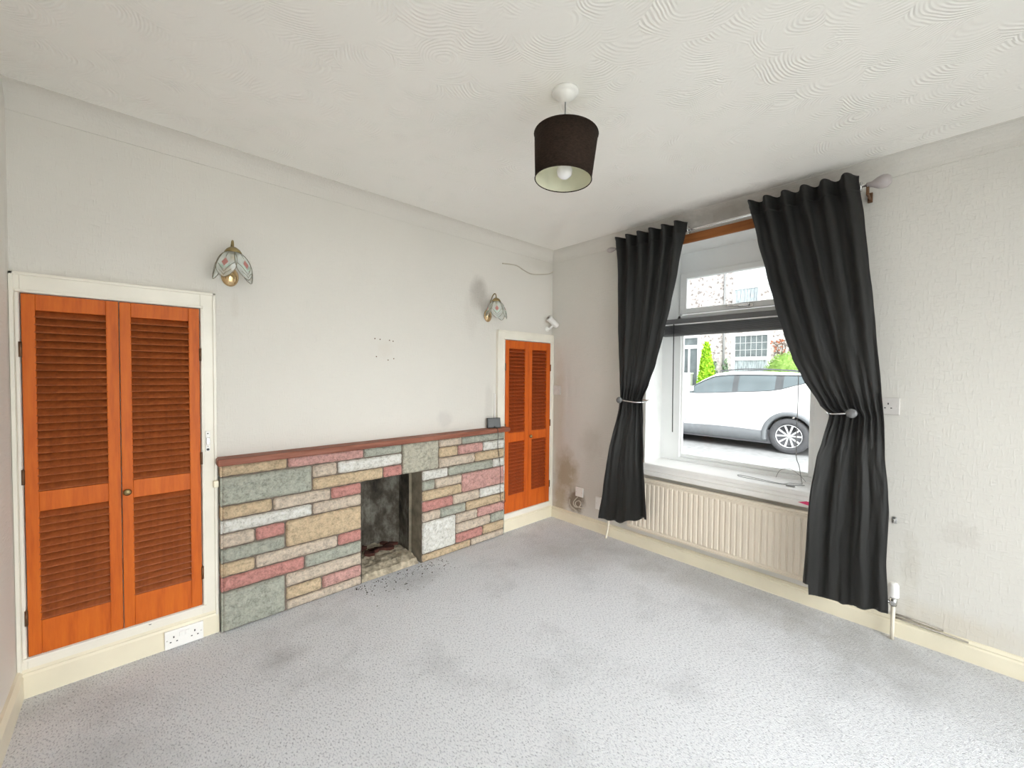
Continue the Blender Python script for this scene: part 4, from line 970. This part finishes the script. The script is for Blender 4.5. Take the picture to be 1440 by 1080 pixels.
# side outline stations along y (rear -1.0 to front 3.5): z_bottom, z_belt, z_roof, inset of roof
st = [(-1.02, .20, .80, .86), (-.98, .10, .92, 1.00), (-.88, .05, 1.12, 1.24), (-.70, .04, 1.20, 1.34), (-.50, .04, 1.165, 1.352), (-.28, .04, 1.10, 1.375), (-.10, .04, 1.035, 1.392), (.13, .04, .990, 1.402), (.45, .04, .965, 1.412), (.76, .04, .945, 1.418),
      (1.05, .04, .925, 1.405), (1.30, .04, .905, 1.375), (1.50, .04, .895, 1.27), (1.70, .04, .888, 1.14), (1.90, .04, .885, .985), (2.05, .04, .88, .91), (2.4, .04, .86, .875), (2.9, .05, .80, .82), (3.25, .08, .70, .72), (3.42, .15, .50, .52)]
def sti(y, k):
    for a, b in zip(st, st[1:]):
        if y <= b[0]: t = (y-a[0])/(b[0]-a[0]); return a[k]+(b[k]-a[k])*max(0, t)
    return st[-1][k]
def arch(y, R=.435):
    z = -1
    for c in (RWY, FWY):
        d = abs(y-c)
        if d < R: z = max(z, WZc+math.sqrt(R*R-d*d))
    return z
ysamp = [-1.02+.03*k for k in range(149)]
body = MB(); rows = []; ncol = 0; mid = CX0+CW/2; info = []
for y in ysamp:
    endk = min(1, (y+1.02)/.35, (3.42-y)/.6); endk = max(0, endk); pin = .22*(1-math.sqrt(max(0, 1-(1-endk)**2)))
    zb = max(sti(y, 1)+.06, arch(y)); belt = sti(y, 2); roof = sti(y, 3); zb = min(zb, belt-.05)
    w0 = CW/2-pin
    gh = max(0, roof-belt)
    side = [(w0-.02, zb), (w0-.004, zb+(belt-zb)*.30), (w0, zb+(belt-zb)*.55), (w0-.005, zb+(belt-zb)*.80), (w0-.03, belt-.015), (w0-.05, belt), 
            (w0-.05-.28*gh*.5, belt+gh*.45), (w0-.05-.30*gh-.02, belt+gh*.82), (w0-.12-.32*gh, belt+gh*.93), (w0-.25-.32*gh, belt+gh*.985), (w0*.35, belt+gh*1.0)]
    L = [Vector((mid-a, y, b)) for a, b in side]; Rr_ = [Vector((mid+a, y, b)) for a, b in side[::-1]]
    rows.append(L+Rr_)
V = body.grid(rows, M['car_white'])
gi = body.mi(M['car_glass']); pi_ = body.mi(M['pillar'])
body.bm.faces.ensure_lookup_table(); nc = len(rows[0])-1
for a in range(len(rows)-1):
    y = (ysamp[a]+ysamp[a+1])/2
    for b in range(nc):
        f = body.bm.faces[a*nc+b]; bb_ = b if b <= 10 else nc-1-b
        if bb_ in (5, 6):
            gh = sti(y, 3)-sti(y, 2)
            if -.52 < y < 1.82 and gh > .11:
                f.material_index = pi_ if (.745 < y < .87 or -.12 < y < .03) else gi
        if bb_ >= 7 and b in (9, 10, 11) and 1.42 < y < 1.98: f.material_index = gi
for r in (V[0], V[-1]): body.bm.faces.new(r)
part(body, 'body', None, car)
mb = MB(); mb.box((CX0+.04, -.8, GZ_+.17), (CX0+CW-.04, 3.2, .16)); part(mb, 'underbody', M['alloy_dark'], car)
# cladding: sills and arch rings
for side in (0, 1):
    xs = CX0-.006 if side == 0 else CX0+CW+.006; sg = 1 if side == 0 else -1
    mb = MB()
    ya, yb = RWY+.40, FWY-.40
    mb.grid([[(xs+sg*.006, ya+(yb-ya)*k/12, .135+.03*math.sin(k/12*pi)) for k in range(13)], [(xs-sg*.012, ya+(yb-ya)*k/12, .08) for k in range(13)], [(xs, ya+(yb-ya)*k/12, -.06) for k in range(13)], [(xs+sg*.10, ya+(yb-ya)*k/12, -.125) for k in range(13)]])
    part(mb, 'sill_trim', M['clad'], car, True, 'grey lower sill trim')
    for c in (RWY, FWY):
        mb = MB(); n = 28; A = [radians(-14+208*k/n) for k in range(n+1)]
        def ring(R, x): return [(x, c+R*cos(a), WZc+R*sin(a)) for a in A]
        mb.grid([ring(.505, xs+sg*.012), ring(.500, xs-sg*.014), ring(.425, xs-sg*.020), ring(.415, xs+sg*.02), ring(.412, xs+sg*.20)])
        part(mb, 'wheel_arch_trim', M['clad'], car, True, 'grey wheel arch trim')
    for ya_, za_, zb_ in ((.806, .20, .90), (1.9, .2, .82)):
        mb = MB(); mb.box((xs+sg*.004, ya_-.003, za_), (xs+sg*.02, ya_+.003, zb_)); part(mb, 'door_seam', M['clad'], car)
    def gl_(y, up_):
        gh = max(0, sti(y, 3)-sti(y, 2)); q = CW/2-.05-(.30*gh+.02 if up_ else 0)
        return (mid-sg*(q+.004), y, sti(y, 2)+(gh*.82 if up_ else 0))
    ys_ = [-.50+.08*k for k in range(29)]
    mb = MB(); mb.tube([gl_(y, 0) for y in ys_]+[gl_(y, 1) for y in ys_[::-1]]+[gl_(-.50, 0)], .011, n=6); part(mb, 'window_trim', M['pillar'], car, True, 'dark window surround')
    mb = MB(); mb.box((xs-sg*.13, 1.70, .93), (xs+sg*.02, 1.86, 1.05), bev=.03); part(mb, 'mirror', M['car_white'], car, True)
    mb = MB(); mb.tube(smooth_curve([(xs+sg*.31, 1.22, 1.415), (xs+sg*.30, .7, 1.46), (xs+sg*.30, .1, 1.45), (xs+sg*.31, -.45, 1.395)], 6), .014, n=6); part(mb, 'roof_rail', M['pillar'], car, True)
    mb = MB(); mb.box((xs-sg*.001, -.92, .88), (xs+sg*.03, -.66, 1.00), bev=.01); part(mb, 'tail_lamp', pm('red_lamp', (.45, .03, .03), .2), car)
def wheel(x, y, sg):
    mb = MB(); ax = (-sg, 0, 0)
    mb.lathe([(.245, -.10), (.33, -.11), (.362, -.09), (.367, -.05), (.367, .05), (.362, .085), (.335, .105), (.275, .11), (.240, .095), (.240, -.08)], c=(x, y, WZc), axis=ax, n=40, caps=False)
    t_ = part(mb, 'tyre', M['tyre'], car, True)
    mb = MB(); mb.lathe([(.240, -.02), (.240, .095), (.228, .097), (.222, .080), (.215, .03), (.03, .02)], c=(x, y, WZc), axis=ax, n=40, caps=False); rim = part(mb, 'wheel_rim', M['alloy_dark'], car, True)
    mb = MB()
    for k in range(5):
        for dlt in (-.20, .20):
            a = 2*pi*k/5+pi/2; a1 = a+dlt*1.55
            d0 = Vector((0, cos(a+dlt*.6), sin(a+dlt*.6))); d1 = Vector((0, cos(a1), sin(a1))); t0 = d0.cross(Vector((1, 0, 0))); t1 = d1.cross(Vector((1, 0, 0)))
            c = Vector((x-sg*.078, y, WZc)); w0_, w1_ = .014, .027
            p = [c+d0*.03-t0*w0_, c+d0*.03+t0*w0_, c+d1*.225+t1*w1_*.9, c+d1*.225-t1*w1_*.55]
            b_ = [q+Vector((sg*.03, 0, 0)) for q in p]
            vs = [mb.bm.verts.new(q) for q in p+b_]
            for f in ((0, 1, 2, 3), (7, 6, 5, 4), (0, 4, 5, 1), (1, 5, 6, 2), (2, 6, 7, 3), (3, 7, 4, 0)): mb.bm.faces.new([vs[i] for i in f])
    mb.lathe([(.040, .06), (.040, .082), (.030, .088), (.002, .09)], c=(x, y, WZc), axis=ax, n=16)
    mb.lathe([(.236, .078), (.238, .099), (.228, .100), (.222, .080)], c=(x, y, WZc), axis=ax, n=40, caps=False)
    s_ = part(mb, 'spokes', M['alloy'], rim)
for yy in (RWY, FWY): wheel(CX0+.10, yy, 1); wheel(CX0+CW-.10, yy, -1)
